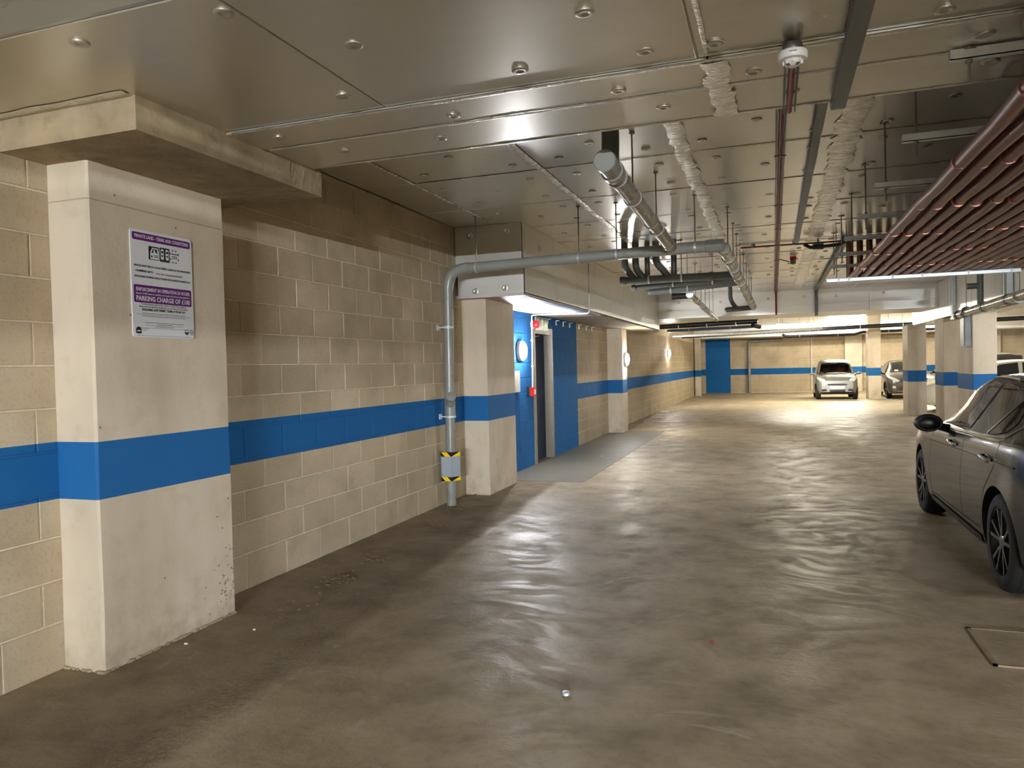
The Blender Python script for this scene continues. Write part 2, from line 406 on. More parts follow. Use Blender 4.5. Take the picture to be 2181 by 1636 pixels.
# ---- left wall: mortar bed with every block laid proud of it; doorway left open
DY0, DY1, DZ = 11.18, 12.17, 2.12
wl = MB(); f = WX-.007
wl.box(WX-.25, f, BACKY, DY0, 0, ZC); wl.box(WX-.25, f, DY1, FARY, 0, ZC); wl.box(WX-.25, f, DY0, DY1, DZ, ZC)
wall_left = struct(wl.build('wall_left', 'mortar'))
_bm = {}
def block_mesh(L, H):
    """one block, chamfered arrises on its face, local x out of the wall, y along it, z up, origin at its lower near corner"""
    key = (round(L, 3), round(H, 3))
    if key not in _bm:
        b, d = .004, .012
        vs = [(-d,0,0),(-d,L,0),(-d,L,H),(-d,0,H),(-b,0,0),(-b,L,0),(-b,L,H),(-b,0,H),(0,b,b),(0,L-b,b),(0,L-b,H-b),(0,b,H-b)]
        fs = [(8,9,10,11)]
        for k in range(4):
            j = (k+1) % 4; fs += [(4+k,4+j,8+j,8+k), (k,j,4+j,4+k)]
        m = MB(); m.add(vs, fs); me = m.mesh('block'); me.materials.append(M['block']); _bm[key] = me
    return _bm[key]
pieces = []
for k in range(-1, 15):
    z0 = .025+.225*k+.005; z1 = z0+.215
    z0 = max(z0, 0.0) if k else 0.0; z1 = min(z1, ZC)
    if k < 0: continue
    if z1-z0 < .02: continue
    off = .083 if k % 2 else .308
    j = math.floor((1.6-off)/.45)
    while True:
        a = off+.45*j+.005; b = a+.44; j += 1
        if a > FARY: break
        segs = [(a, min(b, FARY))]
        if z0 < DZ: segs = [q for (p, r) in segs for q in ((p, min(r, DY0)), (max(p, DY1), r)) if q[1]-q[0] > .03]
        for (p, r) in segs:
            if p > 2.92 and r < 3.88 and z1 < 2.6: continue
            if p > 8.4 and r < 9.34 and z1 < 2.35: continue
            if p > 8.3 and z0 > 2.36: continue
            pieces.append((p, r, z0, z1))
pieces.sort(key=lambda q: q[0])
for (p, r, z0, z1) in pieces[:300]:
    o = bpy.data.objects.new('block', block_mesh(r-p, z1-z0)); COL.objects.link(o); o.parent = wall_left
    o.location = (WX+random.uniform(-.0015, .0015), p, z0)
rest = MB()
for (p, r, z0, z1) in pieces[300:]:
    me = block_mesh(r-p, z1-z0)
    rest.add([(v.co.x+WX, v.co.y+p, v.co.z+z0) for v in me.vertices], [tuple(q.vertices) for q in me.polygons])
stuff(rest.build('distant_blocks', 'block', wall_left))
for yy in (11.98, 12.49, 12.95, 13.4, 14.1, 14.7, 15.2):
    c = MB(); c.box(WX, WX+.06, yy, yy+.05, 2.325, 2.335); c.box(WX, WX+.008, yy, yy+.05, 2.25, 2.335); c.build('restraint_clip', 'galvw', wall_left)

# ---- far, right and back walls
wf = MB(); wf.box(WX, RX, FARY+.01, FARY+.25, 0, ZC); wall_far = struct(wf.build('wall_far', 'mortar'))
rb = MB(); L, H = .44, .215
for k in range(0, 14):
    z0 = .03+.225*k; z1 = min(z0+H, ZC)
    a = WX + (0 if k % 2 else -.225)
    while a < RX:
        p, r = max(a, WX), min(a+L, RX); a += .45
        if r-p < .03 or z1-z0 < .02: continue
        b = .004; Y = FARY
        rb.add([(p,Y+.01,z0),(r,Y+.01,z0),(r,Y+.01,z1),(p,Y+.01,z1),(p+b,Y,z0+b),(r-b,Y,z0+b),(r-b,Y,z1-b),(p+b,Y,z1-b)], [(4,5,6,7),(0,1,5,4),(1,2,6,5),(2,3,7,6),(3,0,4,7)])
stuff(rb.build('distant_blocks', 'block', wall_far))
for (x0, x1, d) in ((3.2, 3.95, .25), (9.0, 9.6, .25)):
    MB().bevbox(x0, x1, FARY-d, FARY, 0, 2.7, .01).build('pilaster', 'pillar', wall_far)
struct(MB().box(RX, RX+.2, BACKY, FARY, 0, ZC).build('wall_right', 'block'))
struct(MB().box(WX, RX, BACKY-.2, BACKY, 0, ZC).build('wall_back', 'block'))

# ---- ceiling slab, deep cross beams, foil-faced insulation boards
ceiling = struct(MB().box(WX-.25, RX+.2, BACKY-.2, FARY+.25, ZC+.02, ZC+.3).build('ceiling', 'conc'))
def crossbeam(y0, y1, z, mat, xr=RX): return MB().box(WX, xr, y0, y1, z+.012, ZC+.02).build('cross_beam', mat, ceiling)
crossbeam(2.03, 4.0, BZ, 'foil_near'); crossbeam(19.0, 21.0, 2.66, 'foil_bright'); crossbeam(36.4, 38.4, 2.68, 'foil_bright'); crossbeam(-15.0, -13.0, BZ, 'foil_near')
def board(x0, x1, y0, y1, z, mat, tilt=.0012, th=.022, name='foil_board', parent=None):
    g = .003; dz = [random.uniform(-tilt, tilt) for _ in range(4)]; b = .004
    xa, xb, ya, yb = x0+g, x1-g, y0+g, y1-g
    top = [(xa,ya,z+th),(xb,ya,z+th),(xb,yb,z+th),(xa,yb,z+th)]
    mid = [(xa,ya,z+b+dz[0]),(xb,ya,z+b+dz[1]),(xb,yb,z+b+dz[2]),(xa,yb,z+b+dz[3])]
    lo = [(xa+b,ya+b,z+dz[0]),(xb-b,ya+b,z+dz[1]),(xb-b,yb-b,z+dz[2]),(xa+b,yb-b,z+dz[3])]
    fs = [(11,10,9,8)]
    for k in range(4):
        j = (k+1) % 4; fs += [(8+k,8+j,4+j,4+k), (4+k,4+j,j,k)]
    return MB().add(top+mid+lo, fs).build(name, mat, parent or ceiling)
XJ = [WX, -3.04, -1.84, -.65, .55, 1.75, 2.95, 3.5]
YJ = [4.0, 4.9]+[6.11+1.22*k for k in range(11)]+[19.0]
for i in range(len(XJ)-1):
    for j in range(len(YJ)-1):
        if XJ[i+1] <= -2.9 and YJ[j] > 8.0: continue
        board(XJ[i], XJ[i+1], YJ[j]+(0.06 if 0 < j and i > 3 else 0)*0, YJ[j+1], ZC+random.uniform(-.003, .003), 'foil')
for (y0, y1) in ((21.0, 24.8), (24.8, 28.6), (28.6, 32.4), (32.4, 36.4)):
    for (x0, x1) in ((WX, -.65), (-.65, 3.5), (3.5, 7.5), (7.5, RX)): board(x0, x1, y0, y1, ZC, 'foil')
for (y0, y1) in ((4.0, 9.0), (9.0, 14.0), (14.0, 19.0)):
    for (x0, x1) in ((4.4, 8.0), (8.0, RX)): board(x0, x1, y0, y1, ZC, 'foil')
for (x0, x1) in ((WX, 0), (0, 4), (4, RX)):
    board(x0, x1, -3.6, 2.03, ZC, 'foil'); board(x0, x1, -13.0, -3.6, ZC, 'foil'); board(x0, x1, BACKY, -15.0, ZC, 'foil')
# soffit boards of the near beam, one slightly lapping the next
for (xs, y0, y1, z) in (((WX, -1.75, -.28, 1.2, 3.6, 7.5, RX), 2.03, 3.23, BZ), ((WX, -.24, 3.0, 7.0, RX), 3.23, 3.54, BZ-.012), ((WX, -.2, 2.4, 6.5, RX), 3.54, 4.0, BZ-.004)):
    for a, b in zip(xs, xs[1:]): board(a, b, y0, y1, z, 'foil_near', .002)
for a, b in ((WX, -.5), (-.5, 2.5), (2.5, RX)):     # cladding on the beam's upright faces
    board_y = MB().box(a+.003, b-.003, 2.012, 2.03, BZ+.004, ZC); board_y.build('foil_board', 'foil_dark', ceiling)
    MB().box(a+.003, b-.003, 4.0, 4.014, BZ-.004, ZC).build('foil_board', 'foil_near', ceiling)
for a, b in ((-2.7, -1.5), (-1.5, -.3), (-.3, .9), (.9, 2.1), (2.1, 3.5)):   # far beam cladding: upper and lower boards
    MB().box(a+.004, b-.004, 18.975, 19.0, 2.86, ZC-.002).build('foil_board', 'foil_bright', ceiling)
    MB().box(a+.004, b-.004, 18.968, 19.0, 2.66, 2.855).build('foil_board', 'foil_bright', ceiling)
# crinkled foil tape along the joints: a strip mesh with real creases
def tape(p0, p1, wdt, z, n=60, amp=.004, mat='tape'):
    p0 = np.array(p0); p1 = np.array(p1); d = (p1-p0)/np.linalg.norm(p1-p0); s_ = np.array([-d[1], d[0]])
    vs = []; fs = []; cols = 5
    for i in range(n+1):
        c0 = p0+(p1-p0)*i/n; wob = random.uniform(-.12, .12)*wdt; ww = wdt*random.uniform(.88, 1.08)
        for k in range(cols):
            q = c0+s_*((k/(cols-1)-.5)*ww+wob)
            edge = k in (0, cols-1)
            vs.append((q[0], q[1], z-(.0015 if edge else .002+random.random()*amp)))
    for i in range(n):
        for k in range(cols-1): a = i*cols+k; fs.append((a, a+cols, a+cols+1, a+1))
    b = len(vs); vs += [(v[0], v[1], z+.002) for v in vs]
    fs += [(b+q[3], b+q[2], b+q[1], b+q[0]) for q in fs[:n*(cols-1)]]
    m = MB(); m.add(vs, fs, True); return m.build('foil_tape', mat, ceiling)
tape((-.65, 4.02), (-.65, 18.9), .13, ZC-.004, 150, .010)
tape((.55, 4.02), (.55, 18.9), .19, ZC-.004, 150, .010)
tape((-1.84, 4.02), (-1.84, 18.9), .06, ZC-.004, 110, .006)
tape((1.75, 4.02), (1.75, 18.9), .05, ZC-.004, 90, .004)
tape((-3.04, 4.02), (-3.04, 8.1), .03, ZC-.004, 50, .004)
for y in YJ[1:-1]:
    a = random.choice((-3.0, -1.8)); 
    tape((a, y), (-.75, y), .016, ZC-.003, 40, .002); tape((-.55, y), (.45, y), .016, ZC-.003, 30, .002); tape((.65, y), (3.4, y), .018, ZC-.003, 40, .003)
tape((-2.65, 3.235), (2.2, 3.235), .03, BZ-.013, 70, .003); tape((-2.65, 3.545), (2.2, 3.545), .026, BZ-.013, 70, .003)
tape((-2.5, 3.985), (2.2, 3.985), .022, BZ-.005, 60, .003); tape((-.24, 2.06), (-.24, 3.2), .02, BZ-.003, 20, .002); tape((-.22, 3.25), (-.2, 3.98), .11, BZ-.014, 16, .005)
tape((-2.7, 2.6), (WX, 2.6), .05, BZ-.002, 12, .003)
# insulation fixings: dished washers
wm = MB(); wm.lathe((0,0,0), (0,0,-1), [(.036, -.004), (.036, .002), (.03, .005), (.016, .004), (.012, .001), (.006, .001), (.0, .002)], 14)
wme = wm.mesh('fixing_washer'); wme.materials.append(M['washer'])
def washer(x, y, z, rot=None):
    o = bpy.data.objects.new('fixing_washer', wme); COL.objects.link(o); o.parent = ceiling; o.location = (x, y, z)
    o.rotation_euler = rot or (random.uniform(-.05, .05), random.uniform(-.05, .05), 0)
for (x, y) in ((-1.8,2.17),(-2.46,2.16),(-1.52,2.57),(-.62,2.65),(-.47,3.07),(-1.0,3.05),(-1.85,3.02),(-.2,3.1),(.61,3.13),(1.4,2.5),(.5,2.3),(2.2,3.0)): washer(x, y, BZ-.003)
for (x, y) in ((-2.47,3.38),(-1.48,3.43),(-.65,3.42),(-.06,3.43),(.8,3.4),(1.6,3.38)): washer(x, y, BZ-.015)
for (x, y) in ((-2.3,3.75),(-1.7,3.76),(-.49,3.75),(.1,3.77),(.9,3.74),(1.7,3.76)): washer(x, y, BZ-.007)
nw = 0
for i in range(1, len(XJ)-1):
    for j in range(0, len(YJ)-1):
        xa, xb, ya, yb = XJ[i], XJ[i+1], YJ[j], YJ[j+1]
        if xb-xa < 1 or yb-ya < .8 or ya > 15: continue
        for (u, v) in ((.18, .2), (.82, .2), (.5, .5), (.18, .8), (.82, .8)):
            if nw < 230: washer(xa+(xb-xa)*u+random.uniform(-.05, .05), ya+(yb-ya)*v+random.uniform(-.05, .05), ZC-.005); nw += 1
for (x, z) in ((-2.2,3.05),(-1.2,3.02),(-.1,3.04),(.7,3.05),(1.4,3.03),(2.4,3.05)): washer(x, 18.972, z, (-math.pi/2, 0, 0))

# ---- concrete drop head over the near pillar
dh = empty('drop_head', (WX, 3.4, 2.64)); dh.parent = ceiling
def rough_box(x0, x1, y0, y1, z0, z1, n=14, amp=.006):
    m = MB()
    def face(o, u, v, nu, nv):
        vs = []; o, u, v = map(Vector, (o, u, v)); nn = u.cross(v).normalized()
        for i in range(nu+1):
            for j in range(nv+1):
                e = i in (0, nu) or j in (0, nv)
                jit = nn*random.uniform(-amp*.3, amp*.3)
                vs.append(o+u*(i/nu)+v*(j/nv)+(Vector((0,0,0)) if e else jit))
        fs = [(i*(nv+1)+j, (i+1)*(nv+1)+j, (i+1)*(nv+1)+j+1, i*(nv+1)+j+1) for i in range(nu) for j in range(nv)]
        m.add(vs, fs)
    X, Y, Z = x1-x0, y1-y0, z1-z0
    face((x0,y0,z0), (X,0,0), (0,0,Z), n, 4); face((x1,y0,z0), (0,Y,0), (0,0,Z), n, 4)
    face((x0,y1,z0), (0,0,Z), (X,0,0), 4, n); face((x0,y0,z0), (0,Y,0), (X,0,0), n, n)
    return m
rough_box(WX, -2.69, 2.64, 3.78, 2.644, BZ).build('slab_piece', 'conc', dh)
rough_box(WX, -2.694, 3.785, 4.11, 2.644, BZ+.04).build('slab_piece', 'conc', dh)

# ---- foil-clad downstand beams along the left wall and along the pillar line on the right
lb = empty('edge_beam', (WX, 8.2, 2.37)); lb.parent = ceiling
MB().box(WX, -2.74, 8.22, 19.0, 2.40, ZC).build('beam_core', 'conc', lb)
MB().box(WX+.01, -2.72, 8.19, 8.22, 2.69, ZC-.003).build('foil_board', 'foil', lb)
MB().box(WX+.04, -2.70, 8.175, 8.22, 2.395, 2.683).build('foil_board', 'foil_bright', lb)
yy = 8.19; n = 0
while yy < 18.9:
    y2 = min(yy+(.12 if n == 0 else 1.2), 19.0)
    MB().box(-2.74, -2.72, yy+.004, y2-.004, 2.69, ZC-.003).build('foil_board', 'foil_side', lb)
    MB().box(-2.74, -2.70, yy+.003, y2-.003, 2.39, 2.683).build('foil_board', 'foil_bright', lb); yy = y2; n += 1
MB().box(WX, -2.70, 8.18, 9.9, 2.365, 2.40).build('soffit_board', 'soffit', lb); MB().box(WX, -2.70, 9.905, 12.2, 2.365, 2.40).build('soffit_board', 'soffit', lb)
MB().box(WX, -2.70, 12.205, 19.0, 2.365, 2.40).build('soffit_board', 'conc', lb)
m = MB(); m.box(-2.80, -2.705, 8.4, 12.0, 2.358, 2.366); m.build('edge_strip', simple('blue_edge_strip', srgb(70, 86, 112), .5), lb)
for (y, z) in ((8.9, 3.0), (9.9, 3.05)): washer(-2.718, y, z, (0, math.pi/2*-1, 0))
for (x, z) in ((-3.36, 3.1), (-2.9, 3.12)): washer(x, 8.188, z, (-math.pi/2, 0, 0))
for (x, z) in ((-3.3, 2.44), (-2.93, 2.46)): washer(x, 8.173, z, (-math.pi/2, 0, 0))
for yy in (8.19,): tape((-3.5, 8.2), (-2.75, 8.2), .03, ZC-.006, 12)
rbm = empty('edge_beam', (3.5, 4.0, 2.4)); rbm.parent = ceiling
MB().box(3.52, 4.4, 4.014, 18.96, 2.42, ZC).build('beam_core', 'foil_side', rbm); MB().box(3.52, 4.4, 21.0, 22.4, 2.42, ZC).build('beam_core', 'foil', rbm)
MB().box(3.52, 4.4, 18.96, 21.0, 2.42, 2.66).build('beam_core', 'foil', rbm)
for a in range(4, 22, 2):
    MB().box(3.50, 3.53, a+.02, min(a+2, 22.4)-.004, 2.52, ZC-.003).build('foil_board', 'foil_side', rbm)
    MB().box(3.485, 3.53, a+.02, min(a+2, 22.4)-.004, 2.40, 2.515).build('foil_board', 'foil_bright', rbm)

# ---- door in the blue surround
door = struct(empty('door_1', (WX, DY0, 0)))
m = MB(); m.box(WX-.2, WX+.02, DY0, DY0+.055, 0, DZ); m.box(WX-.2, WX+.02, DY1-.055, DY1, 0, DZ); m.box(WX-.2, WX+.02, DY0+.055, DY1-.055, DZ-.055, DZ); m.build('door_frame', 'frame', door)
m = MB(); m.box(WX, WX+.018, DY0-.05, DY0, 0, DZ+.05); m.box(WX, WX+.018, DY1, DY1+.05, 0, DZ+.05); m.box(WX, WX+.018, DY0, DY1, DZ, DZ+.05); m.build('architrave', 'frame', door)
leaf = MB().bevbox(WX-.15, WX-.105, DY0+.06, DY1-.06, .008, DZ-.06, .004).build('door_leaf', 'navy', door)
m = MB(); m.box(WX-.105, WX-.06, DY0+.08, DY0+.30, DZ-.15, DZ-.09); m.tube([(WX-.06, DY0+.2, DZ-.1), (WX-.04, DY0+.45, DZ-.08)], .008, 6); m.build('door_closer', 'galv', leaf)

# ================================================================== PILLARS
def pillar(label, x0, x1, y0, y1, z1, lines=False, grp='painted concrete pillars'):
    t = thing('pillar', label, 'pillar', ((x0+x1)/2, (y0+y1)/2, 0), 0, grp)
    zs = [0, .03, .3, .6, STR0, STR1, 1.6, 2.0, 2.4, z1]; b = .012; m = MB(); vs = []; fs = []
    for z in zs:
        j = lambda: random.uniform(-.003, .003)
        vs += [(x0+j(),y0+b,z),(x0+b,y0+j(),z),(x1-b,y0+j(),z),(x1+j(),y0+b,z),(x1+j(),y1-b,z),(x1-b,y1+j(),z),(x0+b,y1+j(),z),(x0+j(),y1-b,z)]
    for k in range(len(zs)-1):
        for i in range(8): fs.append((k*8+i, k*8+(i+1)%8, k*8+8+(i+1)%8, k*8+8+i))
    m.add(vs, fs+[tuple(range(7,-1,-1)), tuple(range(len(vs)-8, len(vs)))]); m.build('shaft', 'pillar', t)
    return t
p1 = pillar('large cream pillar carrying the purple and white sign', WX-.01, -3.29, 2.9, 3.9, 2.646)
m = MB()
for i in range(70):                                         # honeycombed patch at the foot of the pillar
    yy = 3.89-abs(random.gauss(0, .1)); zz = abs(random.gauss(.12, .16))
    if yy < 3.6 or zz < .01 or zz > .5: continue
    s_ = random.uniform(.004, .011); m.ellipsoid((-3.29, yy, zz), .003, s_, s_*.8, 6, 4)
stuff(m.build('honeycombing', 'conc', p1))
m = MB()
for i in range(60):
    yy = random.uniform(2.9, 3.9); s_ = random.uniform(.006, .02); m.ellipsoid((-3.285, yy, .004), s_*.7, s_*1.4, s_*.7, 6, 4)
for i in range(22):
    xx = random.uniform(-3.56, -3.29); s_ = random.uniform(.006, .018); m.ellipsoid((xx, 2.895, .004), s_*1.2, s_*.7, s_*.7, 6, 4)
stuff(m.build('broken_base_edge', 'conc', p1))
pillar('cream pillar between the grey downpipe and the blue door surround', WX-.01, -3.25, 8.36, 9.38, 2.366)
pillar('pale pillar on the left wall beyond the blue door surround', WX-.01, -3.22, 16.7, 17.3, 2.366)
pillar('slim free-standing cream pillar in front of the dark grey hatchback', 3.40, 3.84, 22.4, 23.3, 2.42)
pillar('cream pillar behind the dark car, left of the grey cabinet pillar', 3.55, 3.84, 18.8, 19.7, 2.40)
cp = pillar('broad cream pillar with a grey cabinet on its side', 3.55, 3.95, 16.2, 17.45, 2.40)
pillar('most distant cream pillar, beside the small silver car', 3.40, 3.84, 31.3, 32.1, 3.2)
pillar('far left cream pillar in front of the distant blue panel', -3.5, -3.25, 36.0, 36.4, 2.69)
c = thing('wall_cabinet', 'grey cabinet fixed to the side of the broad pillar', 'cabinet', (3.5, 16.7, 1.7))
MB().bevbox(3.44, 3.55, 16.28, 16.62, 1.72, 2.34, .006).build('cabinet_body', 'tray', c); MB().bevbox(3.43, 3.44, 16.3, 16.6, 1.75, 2.31, .003).build('cabinet_door', 'tray', c)

# ================================================================== SIGN
sg = thing('parking_sign', 'white and purple parking terms sign on the cream pillar', 'sign', (-3.287, 3.378, 2.045))
SW, SH = .452, .592
def rrect(w_, h_, r, n=6):
    out = []
    for cx, cy, a0 in ((w_/2-r, h_/2-r, 0), (-w_/2+r, h_/2-r, 90), (-w_/2+r, -h_/2+r, 180), (w_/2-r, -h_/2+r, 270)):
        out += [(cx+r*math.cos(math.radians(a0+90*i/n)), cy+r*math.sin(math.radians(a0+90*i/n))) for i in range(n+1)]
    return out
def flat(poly, cu, cv, d0, d1, name, mat, parent):
    """thin plate on the sign: poly in (along wall, up), from depth d0 to d1 out of the pillar"""
    m = MB(); m.prism([(p[0]+cu, p[1]+cv) for p in poly], (d0,0,0), (0,1,0), (0,0,1), (d1-d0,0,0)); return m.build(name, mat, parent, local=True)
plate = flat(rrect(SW, SH, .018), 0, 0, 0, .006, 'sign_plate', 'signw', sg)
def text(body, u, v, size, mat, d=.0072, width=None, align='CENTER', parent=None):
    cu = bpy.data.curves.new('lettering', 'FONT'); cu.body = body; cu.size = size; cu.align_x = align; cu.align_y = 'CENTER'; cu.resolution_u = 2
    cu.materials.append(M[mat]); cu.offset = size*.028
    tmp = bpy.data.objects.new('lettering', cu); COL.objects.link(tmp); bpy.context.view_layer.update()
    me = bpy.data.meshes.new_from_object(tmp.evaluated_get(bpy.context.evaluated_depsgraph_get())); bpy.data.objects.remove(tmp); bpy.data.curves.remove(cu)
    me.materials.clear(); me.materials.append(M[mat])
    co = np.array([q.co[:] for q in me.vertices]); k = width/(co[:, 0].max()-co[:, 0].min()) if width else 1.0
    o = bpy.data.objects.new('lettering', me); COL.objects.link(o); o.parent = parent or sg
    for q in me.vertices: q.co.x *= k
    o.location = (d, u, v); o.rotation_euler = (math.pi/2, 0, math.pi/2)
    return o
def uv(px, py): return (px-.5)*SW, (.5-py)*SH         # fractions of the plate -> local
u, v = uv(.5, .062); flat(rrect(.425, .042, .01), u, v, .006, .0068, 'header_band', 'purple', sg); text('PRIVATE LAND - TERMS AND CONDITIONS', u, v, .026, 'signw', width=.395)
u, v = uv(.5, .595); flat(rrect(.425, .098, .01), u, v, .006, .0068, 'charge_band', 'purple', sg)
u, v = uv(.5, .555); text('ENFORCEMENT IN OPERATION 24 HOURS', u, v, .027, 'signw', width=.395)
u, v = uv(.5, .593); text('Breach of ANY term or condition will result in the driver being liable for a', u, v, .0125, 'signw', width=.395)
u, v = uv(.5, .640); text('PARKING CHARGE OF £100', u, v, .037, 'signw', width=.395)
for py, body, mat, sz, wd in ((.335, 'VEHICLES MUST DISPLAY A VALID PERMIT CLEARLY IN THE WINDSCREEN', 'ink', .015, .415), (.435, 'VEHICLES MUST BE PARKED WHOLLY WITHIN THE CONFINES OF A MARKED BAY', 'ink', .015, .415),
                              (.690, 'If unsure please seek further advice or refrain from parking.', 'inkg', .0135, .33), (.713, 'Retrospective evidence of authority to park will not be accepted', 'inkg', .0135, .36), (.742, 'ENQUIRIES AND PERMIT TEAM: 01752 00 1013', 'ink', .018, .32)):
    u, v = uv(.5, py); text(body, u, v, sz, mat, width=wd)
u, v = uv(.05, .383); text('• NUMBERED BAYS -', u, v, .015, 'ink', align='LEFT'); u, v = uv(.60, .391); text('VALID ONLY CORRESPONDING PERMIT', u, v, .0125, 'inkg', width=.2)
for py, wd, mat in ((.775, .32, 'ink'), (.787, .40, 'inkg'), (.802, .32, 'ink'), (.862, .29, 'ink'), (.877, .11, 'ink'), (.887, .28, 'inkg'), (.899, .14, 'ink'), (.913, .39, 'inkg'), (.985, .40, 'inkg')):
    u, v = uv(.5, py); flat([(-wd/2,-.0011),(wd/2,-.0011),(wd/2,.0011),(-wd/2,.0011)], u, v, .006, .0066, 'small_print', mat, sg)
# pictograms
u, v = uv(.36, .20)
flat(rrect(.075, .075, .004), u, v, .006, .0066, 'permit_pictogram', 'ink', sg)
flat([(-.026,-.034),(.034,-.034),(.034,.008),(.03,.030),(-.012,.030),(-.026,.004)], u, v, .0066, .0070, 'permit_pictogram', 'signw', sg)
flat([(-.018,-.0),(.024,.0),(.022,.024),(-.008,.024)], u, v, .0070, .0074, 'permit_pictogram', 'ink', sg)
flat(rrect(.012,.012,.005), u+.002, v+.014, .0074, .0078, 'permit_pictogram', 'signw', sg); flat(rrect(.022,.008,.003), u+.004, v+.003, .0074, .0078, 'permit_pictogram', 'signw', sg)
flat(rrect(.010,.012,.004), u-.016, v-.019, .0070, .0074, 'permit_pictogram', 'ink', sg)
for dv in (-.012, -.02): flat(rrect(.03,.0035,.001), u+.014, v+dv, .0070, .0074, 'permit_pictogram', 'ink', sg)
u, v = uv(.535, .20); flat(rrect(.073, .080, .004), u, v, .006, .0066, 'bay_pictogram', 'ink', sg)
for du, rot in ((-.018, .08), (.018, 0)):
    flat(rrect(.022,.060,.007), u+du, v+.002, .0066, .0070, 'bay_pictogram', 'signw', sg); flat(rrect(.016,.013,.004), u+du, v+.015, .0070, .0074, 'bay_pictogram', 'ink', sg); flat(rrect(.014,.009,.003), u+du, v-.006, .0070, .0074, 'bay_pictogram', 'ink', sg)
u, v = uv(.70, .20)
for du, dv, w_, h_ in ((-.014,.034,.012,.006),(.010,.034,.012,.006),(-.014,-.034,.012,.006),(.010,-.034,.012,.006),(-.032,.016,.006,.012),(.029,.016,.006,.012),(-.032,-.016,.006,.012),(.029,-.016,.006,.012),(0,.014,.05,.005),(0,0,.045,.004),(0,-.010,.04,.004)):
    flat([(-w_/2,-h_/2),(w_/2,-h_/2),(w_/2,h_/2),(-w_/2,h_/2)], u+du, v+dv, .006, .0066, 'notice_pictogram', 'ink', sg)
u, v = uv(.085, .935); flat([(.019*math.cos(a), .019*math.sin(a)) for a in [math.pi*i/12 for i in range(13)]]+[(-.019,-.012),(-.012,-.019),(.019,-.019)], u, v, .006, .0066, 'emblem', 'ink', sg)
flat(rrect(.024,.007,.003), u, v-.004, .0066, .0070, 'emblem', 'signw', sg)
for px in (.87, .96):
    u, v = uv(px, .935); flat([(.016*math.cos(2*math.pi*i/20), .016*math.sin(2*math.pi*i/20)) for i in range(20)], u, v, .006, .0066, 'emblem', 'ink', sg)
    flat([(.0125*math.cos(2*math.pi*i/20), .0125*math.sin(2*math.pi*i/20)) for i in range(20)], u, v, .0066, .0070, 'emblem', 'signw', sg)
    if px < .9: flat([(.0125*math.cos(math.pi+math.pi*i/10), .0125*math.sin(math.pi+math.pi*i/10)) for i in range(11)], u, v, .0070, .0074, 'emblem', 'ink', sg)
    else: flat(rrect(.016,.006,.002), u, v, .0070, .0074, 'emblem', 'ink', sg)
u, v = uv(.2, .93)
for k in range(3): flat([(0,-.0008),(.05-.012*k,-.0008),(.05-.012*k,.0008),(0,.0008)], u-.03, v+.006-.006*k, .006, .0066, 'small_print', 'inkg', sg)

# ================================================================== THINGS ON THE LEFT WALL
def bulkhead(label, p, nrm, mat, rx=.155, grp='round wall lamps'):
    t = thing('bulkhead_lamp', label, 'lamp', p, 0, grp); p = Vector(p); nrm = Vector(nrm)
    m = MB(); m.lathe(p, nrm, [(rx, 0), (rx, .03), (rx*.94, .045), (rx*.9, .045)], 28); m.build('lamp_base', 'white', t)
    m = MB(); m.lathe(p, nrm, [(rx*.9, .046), (rx*.86, .062), (rx*.7, .082), (rx*.4, .094), (0.0, .098)], 28); m.build('lamp_cover', mat, t)
    return t
bulkhead('bright round wall lamp on the blue wall beside the door', (WX, 10.52, 1.78), (1,0,0), 'lamp_door')
bulkhead('round wall lamp on the side of the pale pillar beyond the door', (-3.216, 17.0, 1.66), (1,0,0), 'lamp_wall')
bulkhead('round wall lamp furthest along the left wall', (WX, 27.0, 1.9), (1,0,0), 'lamp_wall')
t = thing('wall_notice', 'pale notice board on the blue wall below the round lamp', 'notice', (WX, 10.3, 1.2)); MB().bevbox(WX, WX+.02, 10.02, 10.45, 1.17, 1.48, .004).build('notice_panel', 'paper', t)
t = thing('card_reader', 'small black card reader beside the red call point', 'card reader', (WX, 10.86, 1.1)); MB().bevbox(WX, WX+.04, 10.80, 10.88, 1.09, 1.24, .006).build('reader_body', 'black', t)
t = thing('fire_call_point', 'red fire call point at the left edge of the door', 'call point', (WX, 11.03, 1.1))
MB().bevbox(WX, WX+.06, 10.97, 11.10, 1.08, 1.22, .006).build('call_point_box', 'red', t); MB().box(WX+.06, WX+.064, 11.0, 11.07, 1.115, 1.185).build('call_point_glass', 'white', t)
t = thing('alarm_sounder', 'red alarm sounder above the top left corner of the door', 'alarm', (WX, 11.12, 2.2))
MB().lathe((WX, 11.13, 2.20), (1,0,0), [(.06,0),(.06,.03),(.05,.035)], 20).build('sounder_base', 'white', t); MB().lathe((WX+.035, 11.13, 2.20), (1,0,0), [(.05,0),(.06,.02),(.06,.06),(.045,.085),(.02,.09),(0,.09)], 20).build('sounder_horn', 'red', t)
t = thing('exit_sign', 'green and pale exit sign over the door', 'sign', (WX, 11.5, 2.25))
MB().bevbox(WX, WX+.03, 11.28, 11.92, 2.12, 2.335, .004).build('sign_body', 'white', t); MB().box(WX+.03, WX+.032, 11.29, 11.91, 2.13, 2.325).build('green_panel', 'green', t)
m = MB()
def signpoly(poly): m.prism(poly, (WX+.032, 11.29, 2.13), (0,1,0), (0,0,1), (.002,0,0))
signpoly([(.05,.15),(.08,.18),(.11,.16),(.09,.13)]); signpoly([(.1,.12),(.16,.14),(.14,.07),(.22,.015),(.19,.01),(.11,.06),(.04,.02),(.02,.035),(.09,.075)])
